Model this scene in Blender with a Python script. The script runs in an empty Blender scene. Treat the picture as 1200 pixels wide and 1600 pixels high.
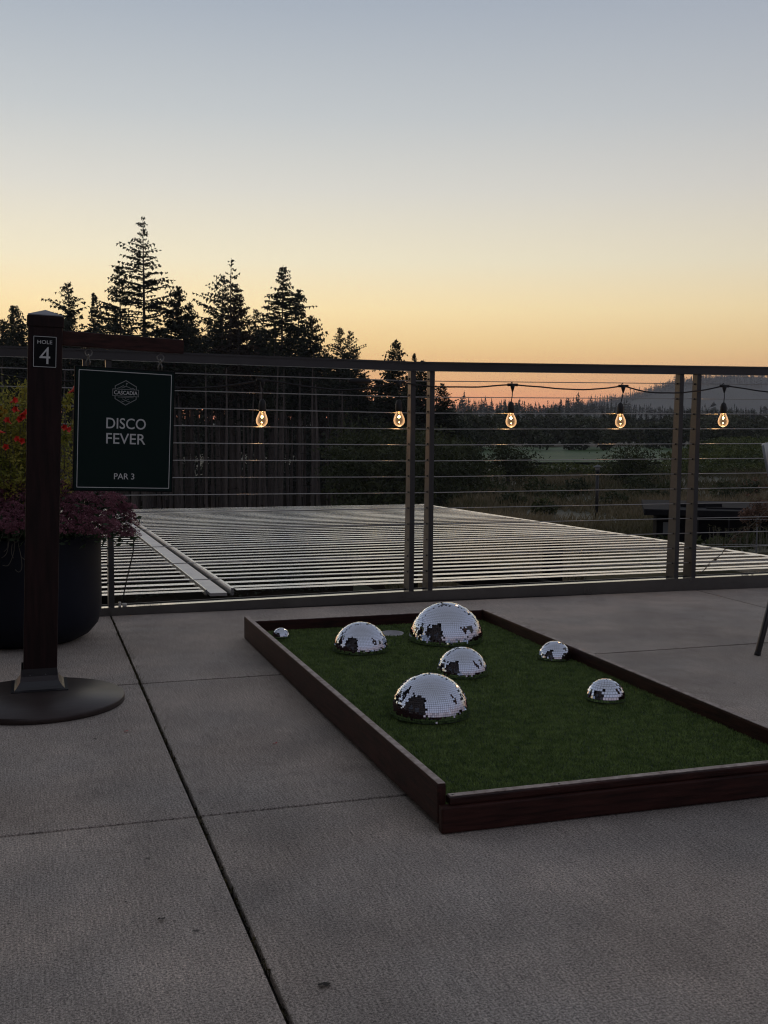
import bpy, bmesh, math, random
import numpy as np
from mathutils import Vector, Matrix, noise

random.seed(7)
rng = np.random.default_rng(7)
R = math.radians
SC = bpy.context.scene
COL = SC.collection

# ------------------------------------------------------------------ camera
F_PX, YAW, PITCH, ROLL, EYE = 1727.2, .31476, .082287, .0071724, .85
_fw = Vector((math.sin(YAW) * math.cos(PITCH), math.cos(YAW) * math.cos(PITCH), -math.sin(PITCH)))
_r = Vector((math.cos(YAW), -math.sin(YAW), 0))
_u = _r.cross(_fw)
RT = _r * math.cos(ROLL) + _u * math.sin(ROLL)
UP = -_r * math.sin(ROLL) + _u * math.cos(ROLL)
FW = _fw
cam_d = bpy.data.cameras.new('camera')
cam = bpy.data.objects.new('camera', cam_d)
COL.objects.link(cam)
cam.matrix_world = Matrix(((RT.x, UP.x, -FW.x, 0), (RT.y, UP.y, -FW.y, 0), (RT.z, UP.z, -FW.z, EYE), (0, 0, 0, 1)))
cam_d.sensor_fit = 'VERTICAL'
cam_d.sensor_height = 24
cam_d.lens = F_PX / 1600 * 24
cam_d.clip_start = .05
cam_d.clip_end = 8000
SC.camera = cam


def at(x, y, Y):
    """photo pixel -> place where its line of sight meets the depth Y"""
    d = RT * ((x - 600) / F_PX) - UP * ((y - 800) / F_PX) + FW
    t = Y / d.y
    return Vector((d.x * t, Y, EYE + d.z * t))


# ------------------------------------------------------------------ light
SC.view_settings.view_transform = 'Standard'
SC.view_settings.look = 'None'
SC.view_settings.gamma = 1
SC.view_settings.exposure = 0
SC.view_settings.use_curve_mapping = False
SC.cycles.use_denoising = True
SC.cycles.filter_width = 1.15
SC.cycles.max_bounces = 8
SC.cycles.transparent_max_bounces = 12
SC.cycles.volume_bounces = 1
SC.cycles.caustics_reflective = False
SC.cycles.caustics_refractive = False

world = bpy.data.worlds.new('World')
SC.world = world
world.use_nodes = True
wn = world.node_tree.nodes
wl = world.node_tree.links
wn.clear()
SUN_AZ = YAW - R(22)          # compass of the set sun, a little left of the view
wo = wn.new('ShaderNodeOutputWorld')
bg = wn.new('ShaderNodeBackground')
wl.new(bg.outputs[0], wo.inputs[0])
tc = wn.new('ShaderNodeTexCoord')
sep = wn.new('ShaderNodeSeparateXYZ')
wl.new(tc.outputs['Generated'], sep.inputs[0])
# how far a direction lies towards the afterglow (-1 .. 1)
dot = wn.new('ShaderNodeVectorMath'); dot.operation = 'DOT_PRODUCT'
wl.new(tc.outputs['Generated'], dot.inputs[0])
dot.inputs[1].default_value = (math.sin(SUN_AZ), math.cos(SUN_AZ), 0)


def lin(c, g=1):
    return tuple(g * ((v / 255 + .055) / 1.055) ** 2.4 for v in c) + (1,)


def ramp_world(stops, src):
    rp = wn.new('ShaderNodeValToRGB')
    rp.color_ramp.interpolation = 'LINEAR'
    els = rp.color_ramp.elements
    while len(els) < len(stops):
        els.new(.5)
    for e, (p, c) in zip(els, stops):
        e.position = p
        e.color = c
    wl.new(src, rp.inputs[0])
    return rp


def sn(deg):
    return math.sin(R(deg))


glow = ramp_world([(0, lin((232, 138, 98), 1.5)), (sn(1.0), lin((240, 158, 105), 1.55)), (sn(2.2), lin((244, 184, 118), 1.5)),
                   (sn(3.8), lin((243, 206, 142), 1.44)), (sn(5.6), lin((243, 219, 167), 1.42)), (sn(8), lin((234, 224, 195), 1.31)),
                   (sn(11.5), lin((213, 211, 202), 1.26)), (sn(15), lin((192, 197, 199), 1.21)), (sn(20), lin((167, 177, 189), 1.16)),
                   (sn(27), lin((150, 158, 176))), (sn(45), lin((140, 144, 156))), (1, lin((132, 134, 143)))], sep.outputs['Z'])
anti = ramp_world([(0, lin((100, 98, 112))), (sn(4), lin((122, 114, 126))), (sn(9), lin((150, 138, 146))),
                   (sn(18), lin((150, 150, 166))), (sn(35), lin((146, 150, 166))), (1, lin((132, 134, 143)))], sep.outputs['Z'])
mr = wn.new('ShaderNodeMapRange'); mr.interpolation_type = 'LINEAR'
mr.inputs['From Min'].default_value = -.1
mr.inputs['From Max'].default_value = .98
wl.new(dot.outputs['Value'], mr.inputs['Value'])
mixw = wn.new('ShaderNodeMix'); mixw.data_type = 'RGBA'
wl.new(mr.outputs[0], mixw.inputs['Factor'])
wl.new(anti.outputs[0], mixw.inputs['A'])
wl.new(glow.outputs[0], mixw.inputs['B'])
sky = wn.new('ShaderNodeTexSky')
sky.sky_type = 'NISHITA'
sky.sun_disc = False
sky.sun_elevation = R(1.0)
sky.sun_rotation = SUN_AZ
sky.air_density = 1.2
sky.dust_density = 1.5
skm = wn.new('ShaderNodeVectorMath'); skm.operation = 'SCALE'
skm.inputs['Scale'].default_value = .05
wl.new(sky.outputs[0], skm.inputs[0])
addw = wn.new('ShaderNodeMix'); addw.data_type = 'RGBA'
addw.inputs['Factor'].default_value = .06
wl.new(mixw.outputs['Result'], addw.inputs['A'])
wl.new(skm.outputs[0], addw.inputs['B'])
wl.new(addw.outputs['Result'], bg.inputs['Color'])
bg.inputs['Strength'].default_value = 1.0

sun_d = bpy.data.lights.new('sun', 'SUN')
sun_d.energy = .06
sun_d.angle = R(25)
sun_d.color = (1, .72, .5)
sun = bpy.data.objects.new('sun', sun_d)
COL.objects.link(sun)
sun.rotation_euler = Vector((math.sin(SUN_AZ), math.cos(SUN_AZ), .06)).to_track_quat('Z', 'Y').to_euler()
sun.location = (0, 0, 30)


# ------------------------------------------------------------------ materials
def mat(name, col, rough=.6, metal=0, spec=.5, noise_scale=0, noise_amt=.3, bump=0, bump_scale=80,
        stretch=(1, 1, 1), coat=0, col2=None, detail=6, sheen=0):
    m = bpy.data.materials.new(name)
    m.use_nodes = True
    nt = m.node_tree
    b = nt.nodes['Principled BSDF']
    b.inputs['Base Color'].default_value = (*col, 1)
    b.inputs['Roughness'].default_value = rough
    b.inputs['Metallic'].default_value = metal
    b.inputs['Specular IOR Level'].default_value = spec
    b.inputs['Coat Weight'].default_value = coat
    if noise_scale or bump:
        t = nt.nodes.new('ShaderNodeTexCoord')
        mp = nt.nodes.new('ShaderNodeMapping')
        mp.inputs['Scale'].default_value = stretch
        nt.links.new(t.outputs['Object'], mp.inputs[0])
    if noise_scale:
        n = nt.nodes.new('ShaderNodeTexNoise')
        n.inputs['Scale'].default_value = noise_scale
        n.inputs['Detail'].default_value = detail
        nt.links.new(mp.outputs[0], n.inputs[0])
        rp = nt.nodes.new('ShaderNodeValToRGB')
        c2 = col2 or tuple(min(1, c * (1 + noise_amt)) for c in col)
        c1 = tuple(c * (1 - noise_amt) for c in col) if col2 is None else col
        rp.color_ramp.elements[0].color = (*c1, 1)
        rp.color_ramp.elements[1].color = (*c2, 1)
        rp.color_ramp.elements[0].position = .3
        rp.color_ramp.elements[1].position = .7
        nt.links.new(n.outputs[0], rp.inputs[0])
        nt.links.new(rp.outputs[0], b.inputs['Base Color'])
    if bump:
        n2 = nt.nodes.new('ShaderNodeTexNoise')
        n2.inputs['Scale'].default_value = bump_scale
        n2.inputs['Detail'].default_value = 4
        nt.links.new(mp.outputs[0], n2.inputs[0])
        bp = nt.nodes.new('ShaderNodeBump')
        bp.inputs['Strength'].default_value = bump
        bp.inputs['Distance'].default_value = .004
        nt.links.new(n2.outputs[0], bp.inputs['Height'])
        nt.links.new(bp.outputs[0], b.inputs['Normal'])
    return m


def concrete():
    m = bpy.data.materials.new('broomed_concrete')
    m.use_nodes = True
    nt = m.node_tree
    L = nt.links.new
    b = nt.nodes['Principled BSDF']
    t = nt.nodes.new('ShaderNodeTexCoord')
    geo = nt.nodes.new('ShaderNodeNewGeometry')
    P = geo.outputs['Position']

    def nz(scale, det=5, st=(1, 1, 1), rough=.55):
        mp = nt.nodes.new('ShaderNodeMapping')
        mp.inputs['Scale'].default_value = st
        L(P, mp.inputs[0])
        n = nt.nodes.new('ShaderNodeTexNoise')
        n.inputs['Scale'].default_value = scale
        n.inputs['Detail'].default_value = det
        n.inputs['Roughness'].default_value = rough
        L(mp.outputs[0], n.inputs[0])
        return n.outputs[0]

    def rampf(src, p0, p1, v0, v1):
        r = nt.nodes.new('ShaderNodeMapRange')
        r.inputs['From Min'].default_value = p0
        r.inputs['From Max'].default_value = p1
        r.inputs['To Min'].default_value = v0
        r.inputs['To Max'].default_value = v1
        L(src, r.inputs['Value'])
        return r.outputs[0]

    def mul(a, c):
        x = nt.nodes.new('ShaderNodeMath'); x.operation = 'MULTIPLY'
        L(a, x.inputs[0]); L(c, x.inputs[1])
        return x.outputs[0]
    blot = rampf(nz(1.7, 6, rough=.62), .32, .68, .74, 1.2)
    blot2 = rampf(nz(7, 5), .3, .7, .90, 1.09)
    speck = rampf(nz(230, 3, rough=.8), .36, .64, .38, 1.7)
    speck2 = rampf(nz(620, 2), .35, .65, .8, 1.2)
    broom = rampf(nz(60, 4, (6, .22, 1), .7), .38, .64, .80, 1.18)
    f = mul(mul(mul(blot, blot2), mul(speck, speck2)), broom)
    # a value per slab
    oi = nt.nodes.new('ShaderNodeObjectInfo')
    f = mul(f, rampf(oi.outputs['Random'], 0, 1, .94, 1.06))
    # dark spots
    vor = nt.nodes.new('ShaderNodeTexVoronoi')
    vor.inputs['Scale'].default_value = 5.2
    L(P, vor.inputs[0])
    spot = rampf(vor.outputs['Distance'], .018, .045, .35, 1)
    f = mul(f, spot)
    vor2 = nt.nodes.new('ShaderNodeTexVoronoi')
    vor2.inputs['Scale'].default_value = 31
    L(P, vor2.inputs[0])
    f = mul(f, rampf(vor2.outputs['Distance'], .05, .13, .55, 1))
    # pale scuffs and old water marks
    f = mul(f, rampf(nz(3.1, 8, (1, .35, 1), .72), .56, .66, 1, 1.13))
    f = mul(f, rampf(nz(2.2, 7, (.6, 1, 1), .7), .60, .63, 1, .90))
    sc = nt.nodes.new('ShaderNodeVectorMath'); sc.operation = 'SCALE'
    hue = nt.nodes.new('ShaderNodeMix'); hue.data_type = 'RGBA'
    L(rampf(nz(2.3, 3), .35, .65, 0, 1), hue.inputs['Factor'])
    hue.inputs['A'].default_value = (.43, .37, .312, 1)
    hue.inputs['B'].default_value = (.375, .34, .300, 1)
    L(hue.outputs['Result'], sc.inputs[0])
    L(f, sc.inputs['Scale'])
    L(sc.outputs[0], b.inputs['Base Color'])
    b.inputs['Roughness'].default_value = .82
    b.inputs['Specular IOR Level'].default_value = .28
    bp = nt.nodes.new('ShaderNodeBump')
    bp.inputs['Strength'].default_value = .42
    bp.inputs['Distance'].default_value = .0022
    L(f, bp.inputs['Height'])
    L(bp.outputs[0], b.inputs['Normal'])
    return m


M = {}
M['concrete'] = concrete()
M['joint'] = mat('joint_dirt', (.03, .026, .022), .95, noise_scale=40, noise_amt=.5)
M['wood'] = mat('stained_wood', (.036, .0118, .0088), .5, spec=.22, noise_scale=14, noise_amt=.55, stretch=(7, .7, 7), bump=.25, bump_scale=60)
M['woodx'] = mat('stained_wood_cross', (.036, .0118, .0088), .5, spec=.22, noise_scale=14, noise_amt=.55, stretch=(.7, 7, 7), bump=.25, bump_scale=60)
M['woodz'] = mat('stained_wood_upright', (.017, .0065, .006), .5, spec=.22, noise_scale=12, noise_amt=.5, stretch=(7, 7, .6), bump=.2, bump_scale=60)
M['worn'] = mat('worn_wood_edge', (.50, .43, .38), .55, noise_scale=30, col2=(.20, .14, .12), stretch=(1.5, 1.5, 1.5), bump=.3, bump_scale=70)
M['rail'] = mat('bronze_painted_steel', (.035, .036, .037), .34, spec=.6, noise_scale=9, noise_amt=.15)
M['beam'] = mat('steel_channel', (.05, .048, .045), .22, spec=.9, coat=.8, noise_scale=7, noise_amt=.25)
M['cable'] = mat('steel_cable', (.42, .41, .39), .32, metal=.9)
M['black'] = mat('black_rubber', (.012, .012, .012), .55)
M['blackmetal'] = mat('black_powder_coat', (.02, .02, .022), .3, spec=.6)
M['plate'] = mat('brushed_dark_plate', (.036, .025, .021), .40, spec=.5, noise_scale=10, noise_amt=.2, stretch=(1, 8, 1), bump=.08, bump_scale=30)
M['slat'] = mat('galvanised_slat', (.86, .865, .87), .27, metal=.9, noise_scale=5, noise_amt=.08)
M['flash'] = mat('zinc_flashing', (.66, .64, .61), .42, metal=.55, noise_scale=6, noise_amt=.1)
M['dark'] = mat('dark_timber_gap_shade', (.005, .0045, .004), .95, spec=.1)  # roof timber; near black also carries the shade in the slat gaps
M['mirror'] = mat('mirror_glass', (.74, .79, .89), .03, metal=1)
M['ring'] = mat('dull_rim', (.10, .11, .10), .45, metal=.6)
M['core'] = mat('dome_core', (.03, .03, .035), .5)
M['turfbase'] = mat('turf_backing', (.022, .044, .015), .95, noise_scale=60, noise_amt=.4)
M['cup'] = mat('white_cup_plastic', (.55, .55, .56), .4)
M['signgreen'] = mat('sign_dark_green', (.0055, .0175, .0150), .5, spec=.12)
M['signedge'] = mat('sign_edge', (.006, .007, .007), .55, spec=.12)
M['letter'] = mat('pale_lettering', (.62, .64, .62), .5)
M['emblem'] = mat('dim_emblem', (.22, .24, .235), .5)
M['plaque'] = mat('plaque_black', (.004, .005, .006), .5, spec=.15)
M['chrome'] = mat('chain_steel', (.20, .20, .195), .3, metal=1)
M['pot'] = mat('blue_black_glaze', (.009, .011, .018), .6, spec=.15, noise_scale=4, noise_amt=.3)
M['soil'] = mat('soil', (.02, .014, .01), .95, noise_scale=30, noise_amt=.5)
M['plugw'] = mat('white_plug', (.6, .58, .54), .5)
M['chairshell'] = mat('grey_shell', (.22, .235, .24), .4)
M['conc_wall'] = mat('wall_concrete', (.12, .115, .11), .85, noise_scale=4, noise_amt=.3)
M['siding'] = mat('dark_siding', (.05, .036, .028), .7, noise_scale=6, noise_amt=.3, stretch=(1, 1, 8))
M['trim'] = mat('dark_trim', (.03, .026, .024), .6)
M['glass'] = mat('window_glass', (.02, .025, .03), .06, spec=.8)
M['canvas'] = mat('umbrella_canvas', (.09, .05, .04), .85, noise_scale=20, noise_amt=.2)
M['shed'] = mat('shed_black', (.005, .005, .006), .9, spec=.1)
M['shedroof'] = mat('shed_roofing', (.010, .0098, .0115), .85, spec=.2, noise_scale=3, noise_amt=.3)
M['paper'] = mat('notice_panel', (.12, .13, .125), .7)
M['petal'] = mat('red_petal', (.45, .02, .03), .6)
M['redflower'] = mat('red_flower', (.85, .075, .05), .55)
M['yellowflower'] = mat('yellow_flower', (.5, .34, .05), .6)
M['dryleaf'] = mat('dry_leaf', (.07, .045, .02), .8)
M['twine'] = mat('pale_stems', (.13, .12, .09), .8)


def leafmat(name, c1, c2, scale=1.0, trans=.25):
    m = bpy.data.materials.new(name)
    m.use_nodes = True
    nt = m.node_tree
    b = nt.nodes['Principled BSDF']
    t = nt.nodes.new('ShaderNodeTexCoord')
    n = nt.nodes.new('ShaderNodeTexNoise')
    n.inputs['Scale'].default_value = scale
    n.inputs['Detail'].default_value = 5
    nt.links.new(t.outputs['Object'], n.inputs[0])
    rp = nt.nodes.new('ShaderNodeValToRGB')
    rp.color_ramp.elements[0].color = (*c1, 1)
    rp.color_ramp.elements[1].color = (*c2, 1)
    rp.color_ramp.elements[0].position = .35
    rp.color_ramp.elements[1].position = .65
    nt.links.new(n.outputs[0], rp.inputs[0])
    nt.links.new(rp.outputs[0], b.inputs['Base Color'])
    b.inputs['Roughness'].default_value = .65
    b.inputs['Specular IOR Level'].default_value = .25
    if trans:
        tr = nt.nodes.new('ShaderNodeBsdfTranslucent')
        nt.links.new(rp.outputs[0], tr.inputs[0])
        mx = nt.nodes.new('ShaderNodeMixShader')
        mx.inputs[0].default_value = trans
        nt.links.new(b.outputs[0], mx.inputs[1])
        nt.links.new(tr.outputs[0], mx.inputs[2])
        nt.links.new(mx.outputs[0], nt.nodes['Material Output'].inputs[0])
    return m


M['needle'] = leafmat('fir_needles', (.010, .017, .008), (.030, .042, .018), .5, .15)
M['needle2'] = leafmat('dry_fir_needles', (.030, .018, .010), (.055, .036, .022), .5, .15)
M['bark'] = mat('fir_bark', (.085, .070, .058), .9, noise_scale=3, noise_amt=.35, stretch=(4, 4, .5))
M['bark_dark'] = mat('orchard_bark', (.025, .022, .018), .9, noise_scale=6, noise_amt=.35)
M['broad'] = leafmat('broad_leaves', (.022, .032, .010), (.055, .068, .020), .7, .2)
M['broad_far'] = leafmat('far_broad_leaves', (.022, .032, .014), (.06, .068, .03), .04, 0)
M['conifer_far'] = leafmat('far_conifers', (.016, .024, .014), (.035, .045, .024), .02, 0)
M['shrubgreen'] = leafmat('yellow_green_leaves', (.16, .20, .034), (.52, .46, .10), 9, .3)
M['sedum'] = leafmat('sedum_heads', (.17, .060, .085), (.40, .18, .225), 14, .1)
M['sedumleaf'] = leafmat('sedum_leaves', (.03, .06, .03), (.06, .09, .045), 10, .2)
M['vineyard'] = leafmat('vine_leaves', (.035, .055, .012), (.11, .13, .03), .5, .15)
M['tuss'] = leafmat('dry_grass', (.05, .055, .018), (.22, .175, .10), .09, .15)
M['russet'] = leafmat('russet_leaves', (.07, .05, .03), (.20, .115, .08), 3, .2)
M['field'] = leafmat('green_field', (.030, .075, .014), (.055, .105, .024), .05, 0)
M['ground'] = leafmat('meadow_ground', (.030, .040, .014), (.085, .072, .036), .06, 0)
M['hill'] = leafmat('wooded_hill', (.020, .028, .018), (.040, .046, .030), .02, 0)
M['tuft'] = leafmat('joint_weeds', (.03, .03, .012), (.09, .075, .03), 20, .1)


def turf_mat():
    m = leafmat('turf_blades', (.090, .150, .042), (.265, .365, .105), 26, .1)
    nt = m.node_tree
    n = nt.nodes['Noise Texture']
    n.inputs['Detail'].default_value = 8
    n.inputs['Roughness'].default_value = .75
    nt.nodes['Principled BSDF'].inputs['Roughness'].default_value = .5
    return m


M['turf'] = turf_mat()


def emit(name, col, s):
    m = bpy.data.materials.new(name)
    m.use_nodes = True
    b = m.node_tree.nodes['Principled BSDF']
    b.inputs['Base Color'].default_value = (*col, 1)
    b.inputs['Emission Color'].default_value = (*col, 1)
    b.inputs['Emission Strength'].default_value = s
    return m


M['filament'] = emit('glowing_filament', (1, .60, .24), 40)


def bulb_glass():
    m = bpy.data.materials.new('warm_bulb_glass')
    m.use_nodes = True
    nt = m.node_tree
    b = nt.nodes['Principled BSDF']
    b.inputs['Base Color'].default_value = (1, .80, .55, 1)
    b.inputs['Roughness'].default_value = .03
    b.inputs['IOR'].default_value = 1.45
    b.inputs['Transmission Weight'].default_value = .0
    tr = nt.nodes.new('ShaderNodeBsdfTransparent')
    tr.inputs[0].default_value = (1, .88, .70, 1)
    em = nt.nodes.new('ShaderNodeEmission')
    em.inputs[0].default_value = (1, .60, .32, 1)
    lw = nt.nodes.new('ShaderNodeLayerWeight')
    lw.inputs[0].default_value = .35
    ms = nt.nodes.new('ShaderNodeMath'); ms.operation = 'MULTIPLY_ADD'
    ms.inputs[1].default_value = .32
    ms.inputs[2].default_value = .07
    nt.links.new(lw.outputs['Facing'], ms.inputs[0])
    nt.links.new(ms.outputs[0], em.inputs[1])
    ad = nt.nodes.new('ShaderNodeAddShader')
    gl = nt.nodes.new('ShaderNodeBsdfGlossy')
    gl.inputs['Roughness'].default_value = .05
    mx = nt.nodes.new('ShaderNodeMixShader')
    fr = nt.nodes.new('ShaderNodeFresnel')
    nt.links.new(fr.outputs[0], mx.inputs[0])
    nt.links.new(tr.outputs[0], mx.inputs[1])
    nt.links.new(gl.outputs[0], mx.inputs[2])
    nt.links.new(mx.outputs[0], ad.inputs[0])
    nt.links.new(em.outputs[0], ad.inputs[1])
    nt.links.new(ad.outputs[0], nt.nodes['Material Output'].inputs[0])
    return m


M['bulb'] = bulb_glass()


# ------------------------------------------------------------------ helpers
class MB:
    """collects verts and faces, then becomes ONE object"""

    def __init__(s):
        s.v = []; s.f = []; s.sm = []

    def add(s, vs, fs, smooth=False):
        o = len(s.v)
        s.v += [tuple(v) for v in vs]
        s.f += [tuple(i + o for i in f) for f in fs]
        s.sm += [smooth] * len(fs)
        return s

    def box(s, lo, hi, T=None, b=0):
        x0, y0, z0 = lo; x1, y1, z1 = hi
        bm = bmesh.new()
        bmesh.ops.create_cube(bm, size=1)
        for v in bm.verts:
            v.co = Vector(((x0 + x1) / 2 + v.co.x * (x1 - x0), (y0 + y1) / 2 + v.co.y * (y1 - y0), (z0 + z1) / 2 + v.co.z * (z1 - z0)))
        if b:
            bmesh.ops.bevel(bm, geom=bm.edges[:], offset=b, segments=2, affect='EDGES', profile=.6)
        bm.verts.index_update()
        vs = [(T @ v.co if T else v.co.copy()) for v in bm.verts]
        fs = [[v.index for v in f.verts] for f in bm.faces]
        bm.free()
        return s.add(vs, fs)

    def hexa(s, p):
        """eight corners: bottom ring 0-3 then top ring 4-7"""
        return s.add(p, [(3, 2, 1, 0), (4, 5, 6, 7), (0, 1, 5, 4), (1, 2, 6, 5), (2, 3, 7, 6), (3, 0, 4, 7)])

    def tube(s, pts, rad, n=8, cap=True):
        pts = [Vector(p) for p in pts]
        if not isinstance(rad, (list, tuple)):
            rad = [rad] * len(pts)
        vs = []; fs = []
        pa = None
        for i, p in enumerate(pts):
            d = (pts[min(i + 1, len(pts) - 1)] - pts[max(i - 1, 0)])
            if d.length < 1e-9:
                d = Vector((0, 0, 1))
            d.normalize()
            if pa is None:
                a = d.orthogonal().normalized()
            else:
                a = (pa - d * pa.dot(d))
                a = a.normalized() if a.length > 1e-6 else d.orthogonal().normalized()
            pa = a
            c = d.cross(a)
            for k in range(n):
                t = 2 * math.pi * k / n
                vs.append(p + (a * math.cos(t) + c * math.sin(t)) * rad[i])
        for i in range(len(pts) - 1):
            for k in range(n):
                k2 = (k + 1) % n
                fs.append((i * n + k, i * n + k2, (i + 1) * n + k2, (i + 1) * n + k))
        if cap:
            fs.append(tuple(range(n))[::-1])
            fs.append(tuple((len(pts) - 1) * n + k for k in range(n)))
        return s.add(vs, fs, True)

    def lathe(s, prof, c=(0, 0, 0), n=32):
        """prof: (radius, z) from bottom to top"""
        vs = []; fs = []
        for (r, z) in prof:
            for k in range(n):
                t = 2 * math.pi * k / n
                vs.append((c[0] + r * math.cos(t), c[1] + r * math.sin(t), c[2] + z))
        for i in range(len(prof) - 1):
            for k in range(n):
                k2 = (k + 1) % n
                fs.append((i * n + k, i * n + k2, (i + 1) * n + k2, (i + 1) * n + k))
        fs.append(tuple(range(n))[::-1])
        fs.append(tuple((len(prof) - 1) * n + k for k in range(n)))
        return s.add(vs, fs, True)

    def build(s, name, m, parent=None, loc=None, rot=None):
        me = bpy.data.meshes.new(name)
        me.from_pydata(s.v, [], s.f)
        me.polygons.foreach_set('use_smooth', s.sm)
        me.materials.append(m)
        me.update()
        return link(name, me, parent, loc, rot)


def link(name, data, parent=None, loc=None, rot=None):
    o = bpy.data.objects.new(name, data)
    COL.objects.link(o)
    if parent:
        o.parent = parent
    if loc is not None:
        o.location = loc
    if rot is not None:
        o.rotation_euler = rot
    return o


def tag(o, label=None, cat=None, group=None, kind=None):
    if label: o['label'] = label
    if cat: o['category'] = cat
    if group: o['group'] = group
    if kind: o['kind'] = kind
    return o


def thing(name, label, cat, loc=(0, 0, 0), rot=(0, 0, 0), group=None):
    o = bpy.data.objects.new(name, None)
    o.empty_display_size = .1
    COL.objects.link(o)
    o.location = loc
    o.rotation_euler = rot
    return tag(o, label, cat, group)


def copy_tree(o, parent=None):
    c = o.copy()
    COL.objects.link(c)
    c.parent = parent
    for ch in list(o.children):
        copy_tree(ch, c)
    return c


def tri_mesh(name, V, m, parent=None, loc=None, smooth=False):
    """V: array (n,3,3) of separate triangles, or (n,4,3) of quads"""
    V = np.asarray(V, dtype=np.float32)
    n, k = V.shape[0], V.shape[1]
    me = bpy.data.meshes.new(name)
    me.vertices.add(n * k)
    me.vertices.foreach_set('co', V.reshape(-1))
    me.loops.add(n * k)
    me.loops.foreach_set('vertex_index', np.arange(n * k, dtype=np.int32))
    me.polygons.add(n)
    me.polygons.foreach_set('loop_start', np.arange(0, n * k, k, dtype=np.int32))
    me.polygons.foreach_set('loop_total', np.full(n, k, dtype=np.int32))
    me.materials.append(m)
    me.update()
    me.validate()
    return link(name, me, parent, loc)


def leaf_tris(C, size, flat=.0, rs=None):
    """a leaf-like pair of triangles (as one quad) at each centre, random way up"""
    r = rs or rng
    C = np.asarray(C)
    n = len(C)
    a = r.normal(size=(n, 3)); a[:, 2] *= (1 - flat)
    a /= np.linalg.norm(a, axis=1)[:, None] + 1e-9
    b = r.normal(size=(n, 3))
    b -= a * (a * b).sum(1)[:, None]
    b /= np.linalg.norm(b, axis=1)[:, None] + 1e-9
    s = (size * r.uniform(.6, 1.4, n))[:, None]
    return np.stack([C - a * s, C - b * s * .42, C + a * s, C + b * s * .42], axis=1)


# ================================================================== SETTING
# ---- terrain
GZ = -4.0


def gh(x, y):
    d = math.hypot(x, y)
    h = GZ + .25 * noise.noise(Vector((x * .02, y * .02, 0))) * min(1, max(0, (d - 30) / 60))
    h -= .35 * max(0, 1 - abs(d - 75) / 30)
    # the ground falls away under the firs
    if y > 0:
        t = min(1, max(0, (.415 * y - x) / (.09 * y + 1))) * min(1, max(0, (y - 18) / 28)) * min(1, max(0, (330 - d) / 90))
        h -= 4.7 * t * t * (3 - 2 * t)
    return h


mb = MB()
rad = [0, 8, 16, 24, 32, 40, 50, 60, 70, 80, 95, 110, 130, 150, 180, 220, 300, 420, 600, 900, 1300, 1900, 2800]
NA = 180
vs = [(0, 0, gh(0, 0))]
for r_ in rad[1:]:
    for k in range(NA):
        t = 2 * math.pi * k / NA
        x, y = r_ * math.sin(t), r_ * math.cos(t)
        vs.append((x, y, gh(x, y)))
fs = [(0, 1 + (k + 1) % NA, 1 + k) for k in range(NA)]
for i in range(len(rad) - 2):
    for k in range(NA):
        k2 = (k + 1) % NA
        fs.append((1 + i * NA + k, 1 + i * NA + k2, 1 + (i + 1) * NA + k2, 1 + (i + 1) * NA + k))
mb.add(vs, fs, True)
tag(mb.build('ground', M['ground']), kind='structure')


def skyline(picks, D, depth, name, m, foot=GZ - .5):
    """a wooded ridge: its crest follows the picked points, it falls towards us and away"""
    P = []
    for i in range(len(picks) - 1):
        (x0, y0), (x1, y1) = picks[i], picks[i + 1]
        for t in np.linspace(0, 1, 9)[:-1]:
            P.append((x0 + (x1 - x0) * t, y0 + (y1 - y0) * t))
    P.append(picks[-1])
    prof = [(-1, 0), (-.7, .22), (-.45, .5), (-.22, .8), (-.08, .95), (0, 1), (.12, .95), (.4, .6), (.8, .1)]
    vs = []; fs = []
    crest = []
    for j, (px, py) in enumerate(P):
        c = at(px, py, D)
        d = Vector((c.x, c.y, 0)).normalized()
        crest.append(c.copy())
        for (o, hgt) in prof:
            w = noise.noise(Vector((px * .01, o * 2, D * .01))) * .12 * (1 - abs(o)) * (0 if o == 0 else 1)
            vs.append((c.x + d.x * o * depth, c.y + d.y * o * depth, foot + (c.z - foot) * (hgt + w)))
    n = len(prof)
    for j in range(len(P) - 1):
        for i in range(n - 1):
            fs.append((j * n + i, (j + 1) * n + i, (j + 1) * n + i + 1, j * n + i + 1))
    o = MB().add(vs, fs, True).build(name, m)
    tag(o, kind='structure')
    return crest, o, (np.array(vs).reshape(len(P), n, 3))


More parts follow.
